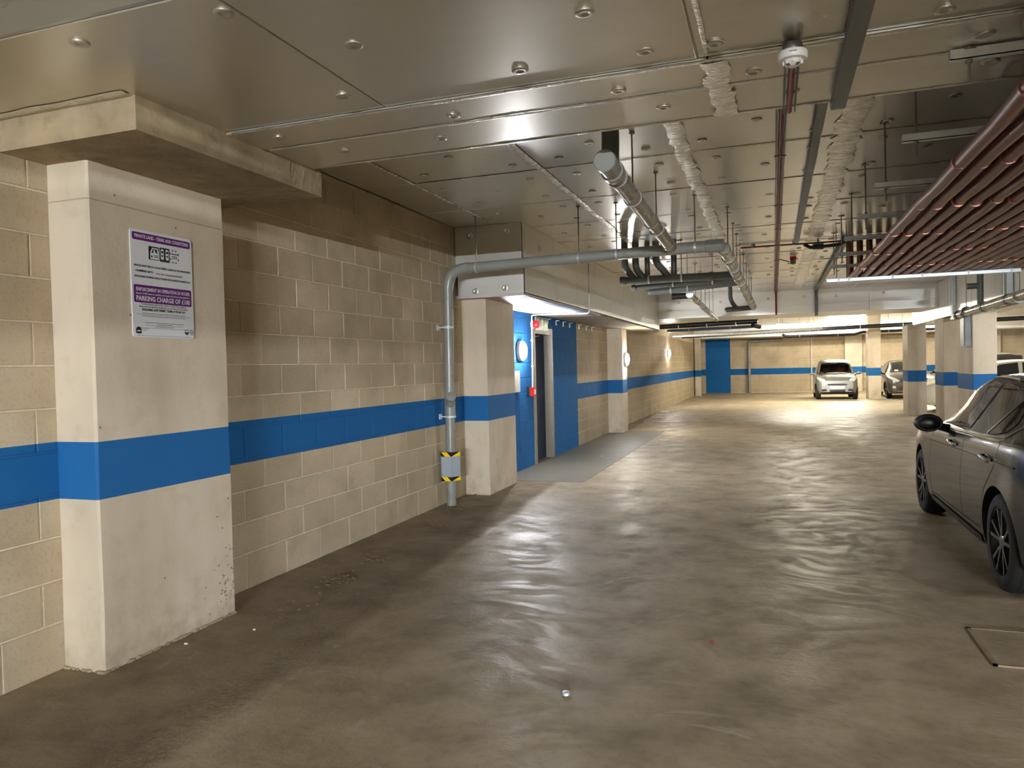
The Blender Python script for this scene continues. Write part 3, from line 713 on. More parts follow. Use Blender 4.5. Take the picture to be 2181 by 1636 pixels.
signpoly([(.27,.02),(.36,.02),(.36,.17),(.27,.17)]); signpoly([(.42,.09),(.5,.16),(.5,.12),(.59,.12),(.59,.07),(.5,.07),(.5,.03)])
m.build('exit_pictogram', 'exitw', t)
t = thing('conduit', 'thin white conduit running down beside the door', 'conduit', (WX, 11.1, 1.2))
cp_ = [(WX+.015, 11.06, 1.21), (WX+.015, 11.10, 2.34)]; MB().tube(cp_, .011, 8).build('conduit_drop', 'whitec', t)
run = arc((WX+.015,11.10,2.31), (WX+.015,11.10,2.345), (WX+.06,11.10,2.345), 4)+[(-2.74,11.3,2.345)]+arc((-2.72,11.3,2.345), (-2.68,11.32,2.345), (-2.68,11.32,2.39), 4)+[(-2.68,11.34,2.72),(-2.68,11.34,3.12)]
MB().tube(run, .011, 8).build('conduit_run', 'whitec', t)
for q in ((-3.2,11.19,2.35), (-2.92,11.26,2.35)): MB().box(q[0]-.03, q[0]+.03, q[1]-.02, q[1]+.02, 2.335, 2.366).build('conduit_clip', 'white', t)
for z in (1.55, 1.95): MB().box(WX, WX+.03, 11.055, 11.10, z-.012, z+.012).build('conduit_clip', 'white', t)

# ================================================================== GREY DRAINAGE PIPES
R0 = .055
def ring(t, p, d, r, name='pipe_clamp', mat='galv', w_=.022):
    d = Vector(d).normalized(); p = Vector(p); m = MB(); m.lathe(p-d*w_/2, d, [(r, 0), (r+.007, 0), (r+.007, w_), (r, w_)], 20); return m.build(name, mat, t)
def hanger(t, x, y, z, r, top=ZC, side=0):
    """clamp ring round the pipe with its threaded rod up to the ceiling"""
    cl = ring(t, (x,y,z), (1,0,0) if side == 0 else (0,1,0), r, mat='galv' if side == 0 else 'rod'); m = MB(); m.tube([(x,y,z+r), (x,y,top)], .0065, 6); m.lathe((x,y,top-.014), (0,0,1), [(.022,0),(.022,.012)], 8); m.build('hanger_rod', 'rod', cl)
def collar(t, p, d, r, ln=.07, mat='pvc', name='socket'):
    d = Vector(d).normalized(); p = Vector(p); MB().lathe(p, d, [(r, 0), (r+.006, .004), (r+.008, ln*.3), (r+.006, ln), (r, ln+.002)], 20).build(name, mat, t)
PY = 7.66
t = thing('downpipe', 'grey downpipe rising from the floor and turning across under the ceiling', 'pipe', (-3.43, PY, 0))
MB().tube([(-3.445,PY,0),(-3.435,PY,1.05)], R0).build('lower_pipe', 'pvc', t); MB().tube([(-3.435,PY,1.05),(-3.42,PY,2.45)], R0).build('upper_pipe', 'pvc', t)
MB().tube(arc((-3.42,PY,2.43), (-3.41,PY,2.645), (-3.2,PY,2.645), 10), R0+.004, 18).build('elbow', 'pvc', t)
xa, za = -3.22, 2.645; xb, zb = -.44, 2.69
MB().tube([(xa,PY,za),(-1.0,PY,2.683)], R0, 18).build('cross_pipe', 'pvc', t); MB().tube([(-1.05,PY,2.683),(xb,PY,zb)], R0+.003, 18).build('junction_pipe', 'pvc', t)
collar(t, (-3.22,PY,2.645), (1,0,0), R0); collar(t, (-.62,PY,2.688), (1,0,0), R0+.004, .16); collar(t, (-3.435,PY,1.0), (0,0,1), R0, .2)
br = MB(); br.tube([(-3.435,PY,1.10),(-3.40,PY-.06,1.19),(-3.38,PY-.09,1.22)], .047, 16); br.build('inspection_branch', 'pvc', t)
MB().lathe((-3.385,PY-.085,1.215), (.35,-.6,.4), [(.052,0),(.056,.01),(.056,.035),(.03,.042),(0,.042)], 20).build('inspection_cap', 'pvc', t)
for z in (2.0, 1.0):
    cl = ring(t, (-3.43,PY,z), (0,0,1), R0, mat='galvw'); m = MB(); m.tube([(-3.56,PY,z),(-3.49,PY,z)], .008, 6); m.box(-3.56,-3.548,PY-.03,PY+.03,z-.03,z+.03); m.tube([(-3.48,PY-.06,z),(-3.36,PY-.06,z)], .006, 6); m.build('bracket_screw', 'galvw', cl)
for x in (-3.07, -1.91, -1.51, -.72): hanger(t, x, PY, 2.645+(x+3.2)*.0163, R0)
g = thing('pipe_guard', 'steel guard with black and yellow hazard tape around the downpipe foot', 'pipe guard', (-3.44, PY-.06, .3))
gp = [(-3.556,PY-.02),(-3.50,PY-.13),(-3.38,PY-.13),(-3.32,PY-.02)]
def guardshell(z0, z1, grow, th, name, mat):
    m = MB(); c0 = np.array([-3.44, PY])
    o_ = [tuple(c0+(np.array(p)-c0)*(1+grow)) for p in gp]; i_ = [tuple(c0+(np.array(p)-c0)*(1+grow-th)) for p in gp]
    m.prism([*o_, *i_[::-1]], (0,0,z0), (1,0,0), (0,1,0), (0,0,z1-z0)); return m.build(name, mat, g)
guardshell(.30, .605, 0, .05, 'guard_shell', 'guard'); guardshell(.565, .612, .03, .04, 'hazard_band', 'hazard'); guardshell(.292, .338, .03, .04, 'hazard_band', 'hazard')

# large pipe running away from the viewer, with its capped end and the riser behind it
t = thing('drain_pipe', 'large weathered drain pipe with a round grey end cap', 'pipe', (-.95, 6.0, 2.72))
A, B = Vector((-.935,4.42,2.755)), Vector((-.955,7.70,2.70)); D = (B-A).normalized()
MB().tube([A+D*.1, B], R0+.004, 20).build('pipe_run', 'pvct', t)
MB().lathe(A, D, [(0,0),(.062,0),(.068,.006),(.068,.05),(.062,.055),(.062,.22),(.072,.225),(.074,.26),(.072,.30),(.06,.305)], 26).build('end_cap', 'pvc', t)
MB().tube([A+D*.15+Vector((0,.03,0)), A+D*.15+Vector((0,.05,.16)), A+D*.15+Vector((0,.05,ZC-2.75))], R0, 18).build('riser', 'pvcd', t)
for k in (1.85, 2.95): collar(t, A+D*k, D, R0+.004, .07, 'pvct')
for k, rr in ((.42, .07), (1.0, .064), (2.2, .064)):
    q = A+D*k; hanger(t, q.x, q.y, q.z, R0+.006, ZC, 1)
collar(t, B-D*.1, D, R0+.006, .1, 'pvct')
t = thing('drain_pipe', 'drain pipe continuing away from the end of the downpipe branch', 'pipe', (-.45, 11.0, 2.62))
A, B = Vector((-.45,7.70,2.665)), Vector((-.39,16.9,2.70)); D = (B-A).normalized()
MB().tube([A, B], R0+.004, 18).build('pipe_run', 'pvct', t)
for k in (.05, .9, 1.9, 2.3, 2.7, 3.0, 4.2, 5.4, 6.2, 7.3, 8.3, 9.0): collar(t, A+D*k, D, R0+.004, .09, 'pvct')
for k in (.7, 1.7, 2.5, 3.4, 4.5, 5.6, 6.8, 8.0):
    q = A+D*k; hanger(t, q.x+.0, q.y, q.z, R0+.008, ZC, 1)
t = thing('branch_pipe', 'dark grey pipe with offset drops joining the long drain pipe', 'pipe', (-1.2, 10.4, 2.7))
MB().tube([(-1.98,10.35,2.70),(-.47,10.35,2.69)], .054, 18).build('pipe_run', 'pvcd', t); collar(t, (-2.0,10.35,2.70), (1,0,0), .055, .08, 'pvcd'); collar(t, (-.8,10.35,2.692), (1,0,0), .055, .06, 'pvcd')
for x, dx, zb_ in ((-1.93, .13, 2.90), (-1.78, .12, 2.88), (-1.5, .17, 2.93)):
    MB().tube([(x,10.35,ZC)]+arc((x,10.35,zb_+.05), (x,10.35,zb_-.03), (x+dx*.5,10.35,zb_-.1), 5)+[(x+dx,10.35,2.71)], .047, 16).build('offset_drop', 'pvcd', t)
for x, r in ((-1.62,.036), (-1.26,.04)): MB().tube([(x,10.35,ZC),(x,10.35,2.71)], r, 14).build('straight_drop', 'pvcd', t)
for x in (-1.6, -1.16): hanger(t, x, 10.35, 2.70, .056)
t = thing('branch_pipe', 'thin dark pipe just behind the branch with offset drops', 'pipe', (-1.2, 11.0, 2.68))
MB().tube([(-1.93,10.95,2.66),(-.46,10.95,2.70)], .036, 14).build('pipe_run', 'pvcd', t); collar(t, (-1.95,10.95,2.66), (1,0,0), .037, .06, 'pvcd')
for x in (-1.35, -.8): hanger(t, x, 10.95, 2.68, .037)
t = thing('branch_pipe', 'dark grey branch pipe sloping down below the others', 'pipe', (-1.1, 11.3, 2.64))
MB().tube([(-1.75,11.5,2.63),(-.47,11.4,2.70)], .05, 16).build('pipe_run', 'pvcd', t); MB().ellipsoid((-1.75,11.5,2.63), .055, .052, .052).build('rounded_end', 'pvcd', t)
MB().tube([(-1.78,11.5,2.86),(-1.68,11.5,2.75),(-1.58,11.5,2.64)], .045, 14).build('offset_drop', 'pvcd', t); ring(t, (-1.45,11.48,2.646), (1,0,0), .05); ring(t, (-.95,11.45,2.673), (1,0,0), .05)
hanger(t, -1.2, 11.46, 2.66, .05)
t = thing('drain_pipe', 'pale pipe with a clear round end running towards the far beam', 'pipe', (-1.25, 14, 2.6))
A, B = Vector((-1.21,11.9,2.60)), Vector((-1.29,18.9,2.58)); D = (B-A).normalized()
MB().tube([A, B], .045, 16).build('pipe_run', 'pvct', t); MB().lathe(A-D*.06, D, [(0,0),(.055,0),(.062,.01),(.062,.09),(.05,.1)], 22).build('end_cap', 'galv', t)
MB().tube([(-1.5,12.05,2.60),(-1.2,12.02,2.60)], .05, 14).build('side_branch', 'black', t)
for k in (.6, 1.3, 2.6, 3.6, 5.0, 6.0): collar(t, A+D*k, D, .045, .07, 'pvct')
for k in (1.0, 2.2, 3.2, 4.4, 5.6): q = A+D*k; hanger(t, q.x, q.y, q.z, .048, ZC, 1)
t = thing('branch_pipe', 'dark stub pipe with a curved upstand at the end of the long drain', 'pipe', (-.7, 16.4, 2.68))
MB().tube([(-.92,16.6,2.66),(-.39,16.7,2.69)], .055, 16).build('pipe_run', 'pvcd', t); MB().ellipsoid((-.92,16.6,2.66), .058, .055, .055).build('rounded_end', 'pvcd', t)
MB().tube([(-.85,16.6,ZC)]+arc((-.85,16.6,2.95), (-.85,16.6,2.82), (-.72,16.6,2.68), 6), .045, 14).build('upstand', 'pvcd', t)
# pipes beyond the far beam
t = thing('drain_pipe', 'black pipe crossing just beyond the far beam', 'pipe', (-1.5, 22.5, 2.65)); MB().tube([(-3.5,22.2,2.62),(-.42,22.2,2.68)], .07, 16).build('pipe_run', 'black', t); MB().tube([(-.5,22.2,2.68),(-.42,22.2,2.78)], .06, 14).build('upturned_end', 'pvcd', t)
MB().lathe((-.55,22.1,2.56), (.5,.6,-.1), [(.0,0),(.06,0),(.06,.3),(0,.3)], 16).build('outlet', 'black', t)
for x in (-2.6,-1.8,-1.0): hanger(t, x, 22.2, 2.64+(x+1)*.02, .072)
t = thing('drain_pipe', 'long dark pipe spanning the whole far bay under the ceiling', 'pipe', (1.0, 30, 2.66)); MB().tube([(-3.4,30,2.60),(9.0,30,2.83)], .075, 16).build('pipe_run', 'black', t)
for x in (-2.6,-1.2,.2,1.6,3.0,4.4,5.8): hanger(t, x, 30, 2.66+.0185*x, .077)
t = thing('drain_pipe', 'thinner dark pipe slung below the long far pipe', 'pipe', (2.0, 32, 2.5)); MB().tube([(.35,32,2.62),(.45,32,2.54),(.6,32,2.52),(3.0,32,2.52),(3.3,32,2.6),(7.5,32,2.62)], .055, 14).build('pipe_run', 'black', t)
for x in (1.0,2.4,4.2,6.0): hanger(t, x, 32, 2.52 if x < 3 else 2.605, .057)
t = thing('downpipe', 'grey downpipe on the far wall', 'pipe', (-1.15, FARY-.1, 0)); MB().tube([(-1.15,FARY-.1,0),(-1.15,FARY-.1,2.45)]+arc((-1.15,FARY-.1,2.45),(-1.15,FARY-.1,2.55),(-1.0,FARY-.1,2.55),5)+[(.4,FARY-.1,2.58)], .07, 12).build('pipe_run', 'pvc', t)
t = thing('conduit', 'white upright conduit on the far wall beside the small silver car', 'conduit', (1.72, FARY-.02, 0)); MB().tube([(1.72,FARY-.03,.1),(1.74,FARY-.03,2.6)], .03, 10).build('conduit_drop', 'whitec', t)
t = thing('service_pipe', 'pale blue pipe under the ceiling at the far left', 'pipe', (-1.6, 25, 2.6)); MB().tube([(-3.3,25,2.62),(-.6,25,2.66)], .05, 12).build('pipe_run', simple('blue_pipe', srgb(96, 118, 160), .35), t)
for x in (-2.6,-1.3): hanger(t, x, 25, 2.64, .052)
t = thing('service_pipe', 'pale grey pipe under the ceiling at the far left', 'pipe', (-1.2, 28, 2.6)); MB().tube([(-3.5,28,2.55),(-.2,28,2.58),(1.6,28,2.64)], .05, 12).build('pipe_run', 'galv', t)
for x in (-2.2,-.4,1.2): hanger(t, x, 28, 2.57, .052)
t = thing('drain_pipe', 'black pipe slung beside the right hand beam', 'pipe', (3.2, 14, 2.35)); MB().tube([(3.22,15.8,2.30),(3.2,10.0,2.38)], .075, 18).build('pipe_run', 'pvct', t)
for y in (15.7, 15.2, 13.9, 12.6, 11.4): collar(t, (3.21,y,2.30+(15.8-y)*.0138), (0,-1,.0138), .075, .12, 'black')
MB().tube([(3.3,14.5,2.38),(3.3,14.5,3.15)], .05, 14).build('riser', 'pvcd', t); MB().tube([(3.1,14.5,2.72),(3.3,14.5,2.72)], .05, 14).build('riser_stub', 'pvcd', t)
for y in (15.0, 12.0): hanger(t, 3.2, y, 2.33, .077, ZC, 1)

# ================================================================== CEILING SERVICES
t = thing('smoke_detector', 'white smoke detector hanging from the near beam', 'detector', (.09, 3.19, 2.7)); o_ = (.09, 3.19, BZ-.012)
MB().lathe(o_, (0,0,-1), [(.034,0),(.038,.005),(.038,.035),(.034,.04)], 24).build('mounting_base', 'tray', t)
MB().lathe(o_, (0,0,-1), [(.03,.036),(.054,.037),(.056,.042),(.056,.062),(.052,.068),(.034,.07)], 30).build('detector_ring', 'white', t)
MB().lathe(o_, (0,0,-1), [(.034,.07),(.033,.076),(.030,.083),(.020,.092),(.010,.094),(0,.094)], 24).build('detector_dome', 'white', t)
for k in range(8):
    a = 2*math.pi*k/8; m = MB(); c_, s_ = math.cos(a), math.sin(a); m.obox((o_[0]+.034*c_, o_[1]+.034*s_, o_[2]-.077), (.004*c_,.004*s_,.0), (-.003*s_,.003*c_,0), (0,0,.009)); m.build('cage_rib', 'white', t)
for k in range(4):
    a = 2*math.pi*(k+.5)/4; m = MB(); c_, s_ = math.cos(a), math.sin(a); m.obox((o_[0]+.024*c_, o_[1]+.024*s_, o_[2]-.0885), (.005*c_,.005*s_,.003), (-.007*s_,.007*c_,0), (0,0,.001)); m.build('vent_slot', 'tray', t)
MB().box(o_[0]-.014, o_[0]+.014, o_[1]-.0575, o_[1]-.055, o_[2]-.053, o_[2]-.049).build('name_strip', 'inkg', t)
def traysec(m, x, y0, y1, z, w_=.065, h=.03, th=.004):
    m.box(x-w_/2, x+w_/2, y0, y1, z-th, z); m.box(x-w_/2, x-w_/2+th, y0, y1, z, z+h); m.box(x+w_/2-th, x+w_/2, y0, y1, z, z+h)
    m.box(x-w_/2-.004, x-w_/2, y0, y1, z+h*.3, z+h*.45)
t = thing('cable_tray', 'short grey cable tray fixed under the near beam', 'cable tray', (.28, 3.0, 2.75)); m = MB(); traysec(m, .312, -.5, 3.96, BZ-.055, .065, .04); m.build('tray_channel', 'tray', t)
t = thing('cable_tray', 'long grey cable tray running along the main ceiling', 'cable tray', (.38, 8, 3.15)); m = MB(); traysec(m, .32, 4.02, 11.0, ZC-.058, .06, .045); m.build('tray_channel', 'tray', t)
t = thing('cable_tray', 'grey cable tray beyond the rack leading to the far beam', 'cable tray', (.96, 14, 3.1)); m = MB(); traysec(m, .955, 11.25, 18.9, ZC-.068, .07, .05); m.box(.93, 1.0, 18.9, 18.965, 2.58, ZC-.02); m.build('tray_channel', 'tray', t)
m = MB(); m.tube([(.42,11.0,3.12),(.5,11.05,3.08),(.75,11.0,3.08),(.88,11.1,3.1),(.945,11.3,3.155)], .025, 8); m.build('cable_loop', 'black', t)
t = thing('fire_cable_channel', 'narrow channel holding a red fire cable along the ceiling', 'cable channel', (.08, 10, 3.18))
m = MB(); m.box(.04, .052, 4.02, 18.95, ZC-.035, ZC-.006); m.box(.098, .11, 4.02, 18.95, ZC-.035, ZC-.006); m.build('channel_rail', 'tray', t)
MB().tube([(.076,4.02,ZC-.02),(.074,10,ZC-.022),(.076,18.95,ZC-.02)], .016, 8).build('red_cable', 'redc', t)
for y in (6.4, 8.4, 9.9, 11.3, 13.0, 15.0, 17.0): MB().box(.03, .12, y-.012, y+.012, ZC-.042, ZC-.03).build('cable_saddle', 'rod', t)
MB().tube([(.076,18.96,3.19),(.076,18.955,2.64)], .022, 8).build('cable_drop', 'redc', t)
t = thing('fire_cable_channel', 'short channel with red cable below the smoke detector', 'cable channel', (.09, 3.7, 2.78))
m = MB(); m.box(.063, .070, 3.3, 4.0, BZ-.035, BZ-.014); m.box(.115, .122, 3.3, 4.0, BZ-.035, BZ-.014); m.build('channel_rail', 'tray', t); MB().tube([(.094,3.25,BZ-.026),(.092,4.0,BZ-.026)], .013, 8).build('red_cable', 'redc', t)
t = thing('conduit', 'thin dark conduit crossing the ceiling from the red cable channel', 'conduit', (.2, 11.3, 3.17)); MB().tube([(-.42,11.3,ZC-.03),(1.1,11.35,ZC-.03)], .012, 8).build('conduit_run', 'redc', t)
for x in (-.25, .3): MB().lathe((x,11.3,ZC-.004), (0,0,-1), [(.03,0),(.03,.03),(.02,.04),(0,.04)], 14).build('junction_box', 'tray', t)
t = thing('alarm_sounder', 'small red alarm beacon hanging from the ceiling ahead', 'alarm', (.32, 12.8, 3.1)); MB().tube([(.09,12.8,ZC-.03),(.27,12.8,3.12)], .008, 6).build('feed_cable', 'redc', t)
MB().lathe((.32,12.8,ZC-.01), (0,0,-1), [(.05,0),(.05,.05),(.045,.055)], 18).build('beacon_base', 'red', t); MB().lathe((.32,12.8,ZC-.065), (0,0,-1), [(.045,0),(.04,.06),(.02,.07),(0,.07)], 18).build('beacon_lens', 'tray', t)
t = thing('floodlight', 'small grey floodlight at the end of the long cable tray', 'floodlight', (.5, 11, 3.1)); MB().obox((.6,11.1,3.10), (.07,.02,.0), (0,.05,.02), (.0,-.02,.03)).build('floodlight_body', 'tray', t); MB().box(.59,.61,11.08,11.12,3.12,ZC).build('floodlight_arm', 'tray', t)

# ---- rack of brown pipes hung from the ceiling
ORD = ['first', 'second', 'third', 'fourth', 'fifth', 'sixth', 'seventh', 'eighth', 'ninth', 'tenth', 'eleventh', 'twelfth', 'thirteenth', 'fourteenth', 'fifteenth', 'sixteenth', 'seventeenth']
RZ = 2.62; PX = [1.0+.118*i for i in range(17)]; PY0, PY1 = -1.0, 11.05
for i, x in enumerate(PX):
    t = thing('brown_pipe', 'brown pipe in the overhead rack, %s from its left edge' % ORD[i], 'pipe', (x, 5.0, RZ), 0, 'brown pipes in the overhead rack')
    n = 26; pts = []
    for k in range(n+1):
        y = PY0+(PY1-.12-PY0)*k/n; ph = (y-5.92)/1.2*2*math.pi
        pts.append((x+.006*math.sin(y*1.7+i*2.1), y, RZ+.006*math.cos(ph)+.004*math.sin(y*.9+i)))
    lead = pts + arc((x, PY1-.1, RZ), (x, PY1, RZ), (x, PY1+.02, RZ+.12), 5) + [(x, PY1+.02, ZC-.008)]
    MB().tube(lead, .040, 10).build('lower_tube', 'brown', t)
    up = [(p[0]+.057, p[1], p[2]+.072) for p in pts]
    if i < 16: MB().tube(up, .032, 8).build('upper_tube', 'brown', t)
    for k in range(-4, 6):
        y = 5.92+1.2*k
        if y < PY0 or y > PY1-.2: continue
        m = MB(); m.lathe((x, y+.06+(i % 2)*.05, RZ+.004), (0,1,0), [(.041,0),(.046,.0),(.046,.014),(.041,.014)], 14); m.build('pipe_ring', 'browntie', t)
names = ['nearest', 'second', 'third', 'fourth', 'fifth', 'sixth', 'seventh', 'eighth', 'ninth', 'tenth']
for k in range(-3, 5):
    y = 5.92+1.2*k
    t = thing('rack_bracket', 'galvanised channel bracket holding the brown pipe rack, %s from the viewer' % names[k+3], 'bracket', (1.9, y, RZ+.12), 0, 'brackets of the overhead rack')
    m = MB(); z = RZ+.12; m.box(.70, 3.12, y-.021, y+.021, z, z+.004); m.box(.70, 3.12, y-.021, y-.017, z, z+.041); m.box(.70, 3.12, y+.017, y+.021, z, z+.041); m.build('strut_channel', 'galvw', t)
    tp = BZ-.012 if 2.03 < y < 4.0 else ZC
    for x in (.77, 3.05):
        m = MB(); m.tube([(x,y,z-.09),(x,y,tp)], .0065, 6); m.lathe((x,y,z-.014), (0,0,1), [(.014,0),(.014,.012)], 6); m.lathe((x,y,z+.043), (0,0,1), [(.014,0),(.014,.012)], 6); m.lathe((x,y,tp-.012), (0,0,1), [(.03,0),(.03,.01)], 8); m.build('hanger_rod', 'rod', t)
t = thing('strut_channel', 'bright zinc channel closing the far end of the brown pipe rack', 'channel', (1.8, 10.92, 2.6))
m = MB(); y = 10.45; m.box(.66, 2.80, y-.021, y-.017, 2.532, 2.572); m.box(.66, 2.80, y+.017, y+.021, 2.532, 2.572); m.box(.66, 2.80, y-.021, y+.021, 2.568, 2.573); m.build('channel_body', 'galvw', t)
for x in (.80, .92, 1.42, 1.75, 2.25, 2.7): MB().lathe((x,y,2.527), (0,0,1), [(.02,0),(.024,.004),(.024,.05),(.02,.056)], 10).build('channel_nut', 'galvw', t)
for x in (.78, .9, 2.77): MB().tube([(x,y,2.52),(x,y,ZC)], .007, 6).build('hanger_rod', 'rod', t)
# strut frame carrying the pipe beside the right hand beam
t = thing('support_frame', 'galvanised strut frame against the right hand beam', 'frame', (3.45, 16, 2.35))
m = MB(); m.box(3.42, 3.484, 17.2, 17.26, 2.33, ZC); m.box(3.42, 3.484, 17.32, 17.36, 2.36, ZC); m.build('upright', 'galvw', t); m = MB(); m.box(3.42, 3.484, 13.4, 13.46, 2.45, ZC); m.box(3.42,3.484,13.6,13.64,2.45,ZC); m.build('upright', 'galvw', t)
MB().box(3.40, 3.46, 10.5, 17.26, 2.29, 2.332).build('lower_rail', 'galvw', t)

# ================================================================== LAMPS OF THE FAR AND SIDE BAYS, PLUS AN ADDED FILL LAMP
def strip_lamp(label, x, y, z, mat, along='x', L=1.5, grp='strip lamps under the ceiling', drop=.0):
    t = thing('strip_lamp', label, 'lamp', (x, y, z), 0, grp); h = L/2
    sx, sy = (h, .05) if along == 'x' else (.05, h)
    MB().bevbox(x-sx, x+sx, y-sy, y+sy, z+.05, z+.09, .008).build('lamp_body', 'white', t)
    m = MB(); m.bevbox(x-sx*.98, x+sx*.98, y-sy*.8, y+sy*.8, z, z+.05, .012); m.build('lamp_tube', mat, t)
    m = MB()
    for q in (-.7, .7):
        px, py = (x+q*h, y) if along == 'x' else (x, y+q*h); m.tube([(px,py,z+.09),(px,py,ZC)], .008, 6)
    m.build('lamp_hanger', 'rod', t)
    return t
strip_lamp('glowing strip lamp in the far bay above the long dark pipe', .85, 29.0, 2.83, 'lamp_far')
strip_lamp('strip lamp in the far bay near the far wall', 3.0, 35.0, 2.9, 'lamp_far')
strip_lamp('strip lamp in the far bay behind the right hand pillars', 6.2, 25.5, 2.95, 'lamp_far')
strip_lamp('strip lamp in the far bay over the parked cars', 6.5, 33.5, 2.95, 'lamp_far')
strip_lamp('strip lamp over the bays on the right', 8.6, 13.0, 2.95, 'lamp_side', 'y')
for q, x in enumerate((3.4, 5.1, 6.8)): strip_lamp('hanging strip lamp far behind the viewer, %s of three' % ('left', 'middle', 'right')[q], x, -20.0, 2.3, 'lamp_near', 'x', 1.5)
strip_lamp('added fill lamp, unseen on the right behind the viewer', 6.0, -1.0, 2.95, 'lamp_side', 'y')  # unseen fill lamp, added to lift the near floor, wall and ceiling

# ================================================================== CARS
def pchip(xs, ys, x):
    xs, ys, x = np.array(xs, float), np.array(ys, float), np.array(x, float)
    h = np.diff(xs); d = np.diff(ys)/h; m = np.zeros(len(xs)); m[0], m[-1] = d[0], d[-1]
    for i in range(1, len(xs)-1):
        m[i] = 0 if d[i-1]*d[i] <= 0 else 2*d[i-1]*d[i]/(d[i-1]+d[i])
    i = np.clip(np.searchsorted(xs, x, 'right')-1, 0, len(h)-1); t_ = (x-xs[i])/h[i]
    return (2*t_**3-3*t_**2+1)*ys[i]+(t_**3-2*t_**2+t_)*h[i]*m[i]+(-2*t_**3+3*t_**2)*ys[i+1]+(t_**3-t_**2)*h[i]*m[i+1]
class Car:
    """local frame: forward +y, left -x, up +z, origin on the ground under the middle; t is the distance from the nose"""
    def __init__(s, name, label, loc, rz, prof, L, paint, wheels, wr, nt=90, sub=4, cat='car', cabin=None):
        s.root = thing(name, label, cat, loc, rz); s.L = L; s.prof = prof; s.wr = wr; s.wheels = wheels; s.paint = paint
        ts = L*(0.5-0.5*np.cos(np.linspace(0, math.pi, nt+1)))*.35+np.linspace(0, L, nt+1)*.65
        vs = []; ring = None
        P = {k: pchip(prof['t'], prof[k], ts) for k in ('W', 'zb', 'zs', 'zt', 'Wr')}
        for i, t_ in enumerate(ts):
            W, zb, zs, zt, Wr = (P[k][i] for k in ('W', 'zb', 'zs', 'zt', 'Wr')); g = zt-zs
            b = min(1, max(0, (g-.02)/.22)); hsec = zs-zb
            low = [(0,zb),(.8*W,zb),(.93*W,zb+.015),(.975*W,zb+.10*min(1, hsec/.5)),(W,zb+.45*hsec),(.99*W,zb+.80*hsec),(.965*W,zs-.03),(.93*W,zs+.004)]
            A = [(.93*W+(Wr-.93*W)*.33,zs+.33*(g-.055)),(.93*W+(Wr-.93*W)*.66,zs+.66*(g-.055)),(Wr,zs+g-.055),(Wr-.07,zt-.012),(Wr*.5,zt+.008),(0,zt+.014)]
            B = [(.86*W,zs+.3*g+.012),(.76*W,zs+.55*g+.016),(.62*W,zs+.78*g+.014),(.45*W,zs+.92*g+.01),(.22*W,zt+.004),(0,zt+.004)]
            pts = np.array(low+[tuple((1-b)*np.array(q)+b*np.array(p)) for p, q in zip(A, B)])
            n = len(pts); u = np.linspace(0, n-1, (n-1)*sub+1); k = np.clip(u.astype(int), 0, n-2); f = (u-k)[:, None]
            ext = np.vstack([2*pts[0]-pts[1], pts, 2*pts[-1]-pts[-2]]); p0, p1, p2, p3 = ext[k], ext[k+1], ext[k+2], ext[k+3]
            half = .5*((2*p1)+(-p0+p2)*f+(2*p0-5*p1+4*p2-p3)*f**2+(-p0+3*p1-3*p2+p3)*f**3)
            half[0, 0] = 0; half[-1, 0] = 0
            full = np.vstack([half, half[-2:0:-1]*np.array([-1, 1])]); ring = len(full)
            vs += [(p[0], L/2-t_, p[1]) for p in full]
        fs = []
        for i in range(nt):
            for k in range(ring): fs.append((i*ring+k, i*ring+(k+1) % ring, (i+1)*ring+(k+1) % ring, (i+1)*ring+k))
        m = MB(); m.add(vs, fs, True); m.f += [tuple(range(ring)), tuple(nt*ring+k for k in range(ring-1, -1, -1))]; m.sm += [True, True]
        me = m.mesh('car_body'); me.materials.append(M[paint])
        s.body = link('car_body', me, None, s.root)
        s.bvh = BVHTree.FromPolygons([Vector(v) for v in m.v], [f_ if len(f_) == 4 else f_ for f_ in m.f])
        # wheel housings (and, for the small car, the glazed cabin) are cut out of the shell
        cut = MB()
        for (t_, xc, _) in wheels:
            cut.lathe((xc-.16, L/2-t_, wr), (1,0,0), [(wr+.045, 0), (wr+.045, .5 if xc > 0 else .0)], 36) if False else None
            x0, x1 = (xc-.17, xc+.4) if xc > 0 else (xc-.4, xc+.17)
            cut.lathe((x0, L/2-t_, wr), (1,0,0), [(wr+.045, 0), (wr+.045, x1-x0)], 36)
        if cabin: cut.add(*cabin)
        cme = cut.mesh('cut'); cme.materials.append(M['dark']); co = bpy.data.objects.new('cut', cme); COL.objects.link(co); co.parent = s.root
        md = s.body.modifiers.new('cut', 'BOOLEAN'); md.operation = 'DIFFERENCE'; md.object = co; md.solver = 'EXACT'; md.material_mode = 'TRANSFER'
        bpy.context.view_layer.update(); dg = bpy.context.evaluated_depsgraph_get()
        new = bpy.data.meshes.new_from_object(s.body.evaluated_get(dg)); s.body.modifiers.clear(); s.body.data = new; new.set_sharp_from_angle(angle=math.radians(38))
        bpy.data.objects.remove(co); bpy.data.meshes.remove(cme)
    def hit(s, a, b, axis):
        o, d = {'-x': ((-3, a, b), (1,0,0)), '+x': ((3, a, b), (-1,0,0)), '+y': ((a, 6, b), (0,-1,0)), '-y': ((a, -6, b), (0,1,0)), '+z': ((a, b, 4), (0,0,-1))}[axis]
        loc, nrm, _, _ = s.bvh.ray_cast(Vector(o), Vector(d))
        if loc is None: return None
        if nrm.dot(Vector(d)) > 0: nrm = -nrm
        return loc, nrm
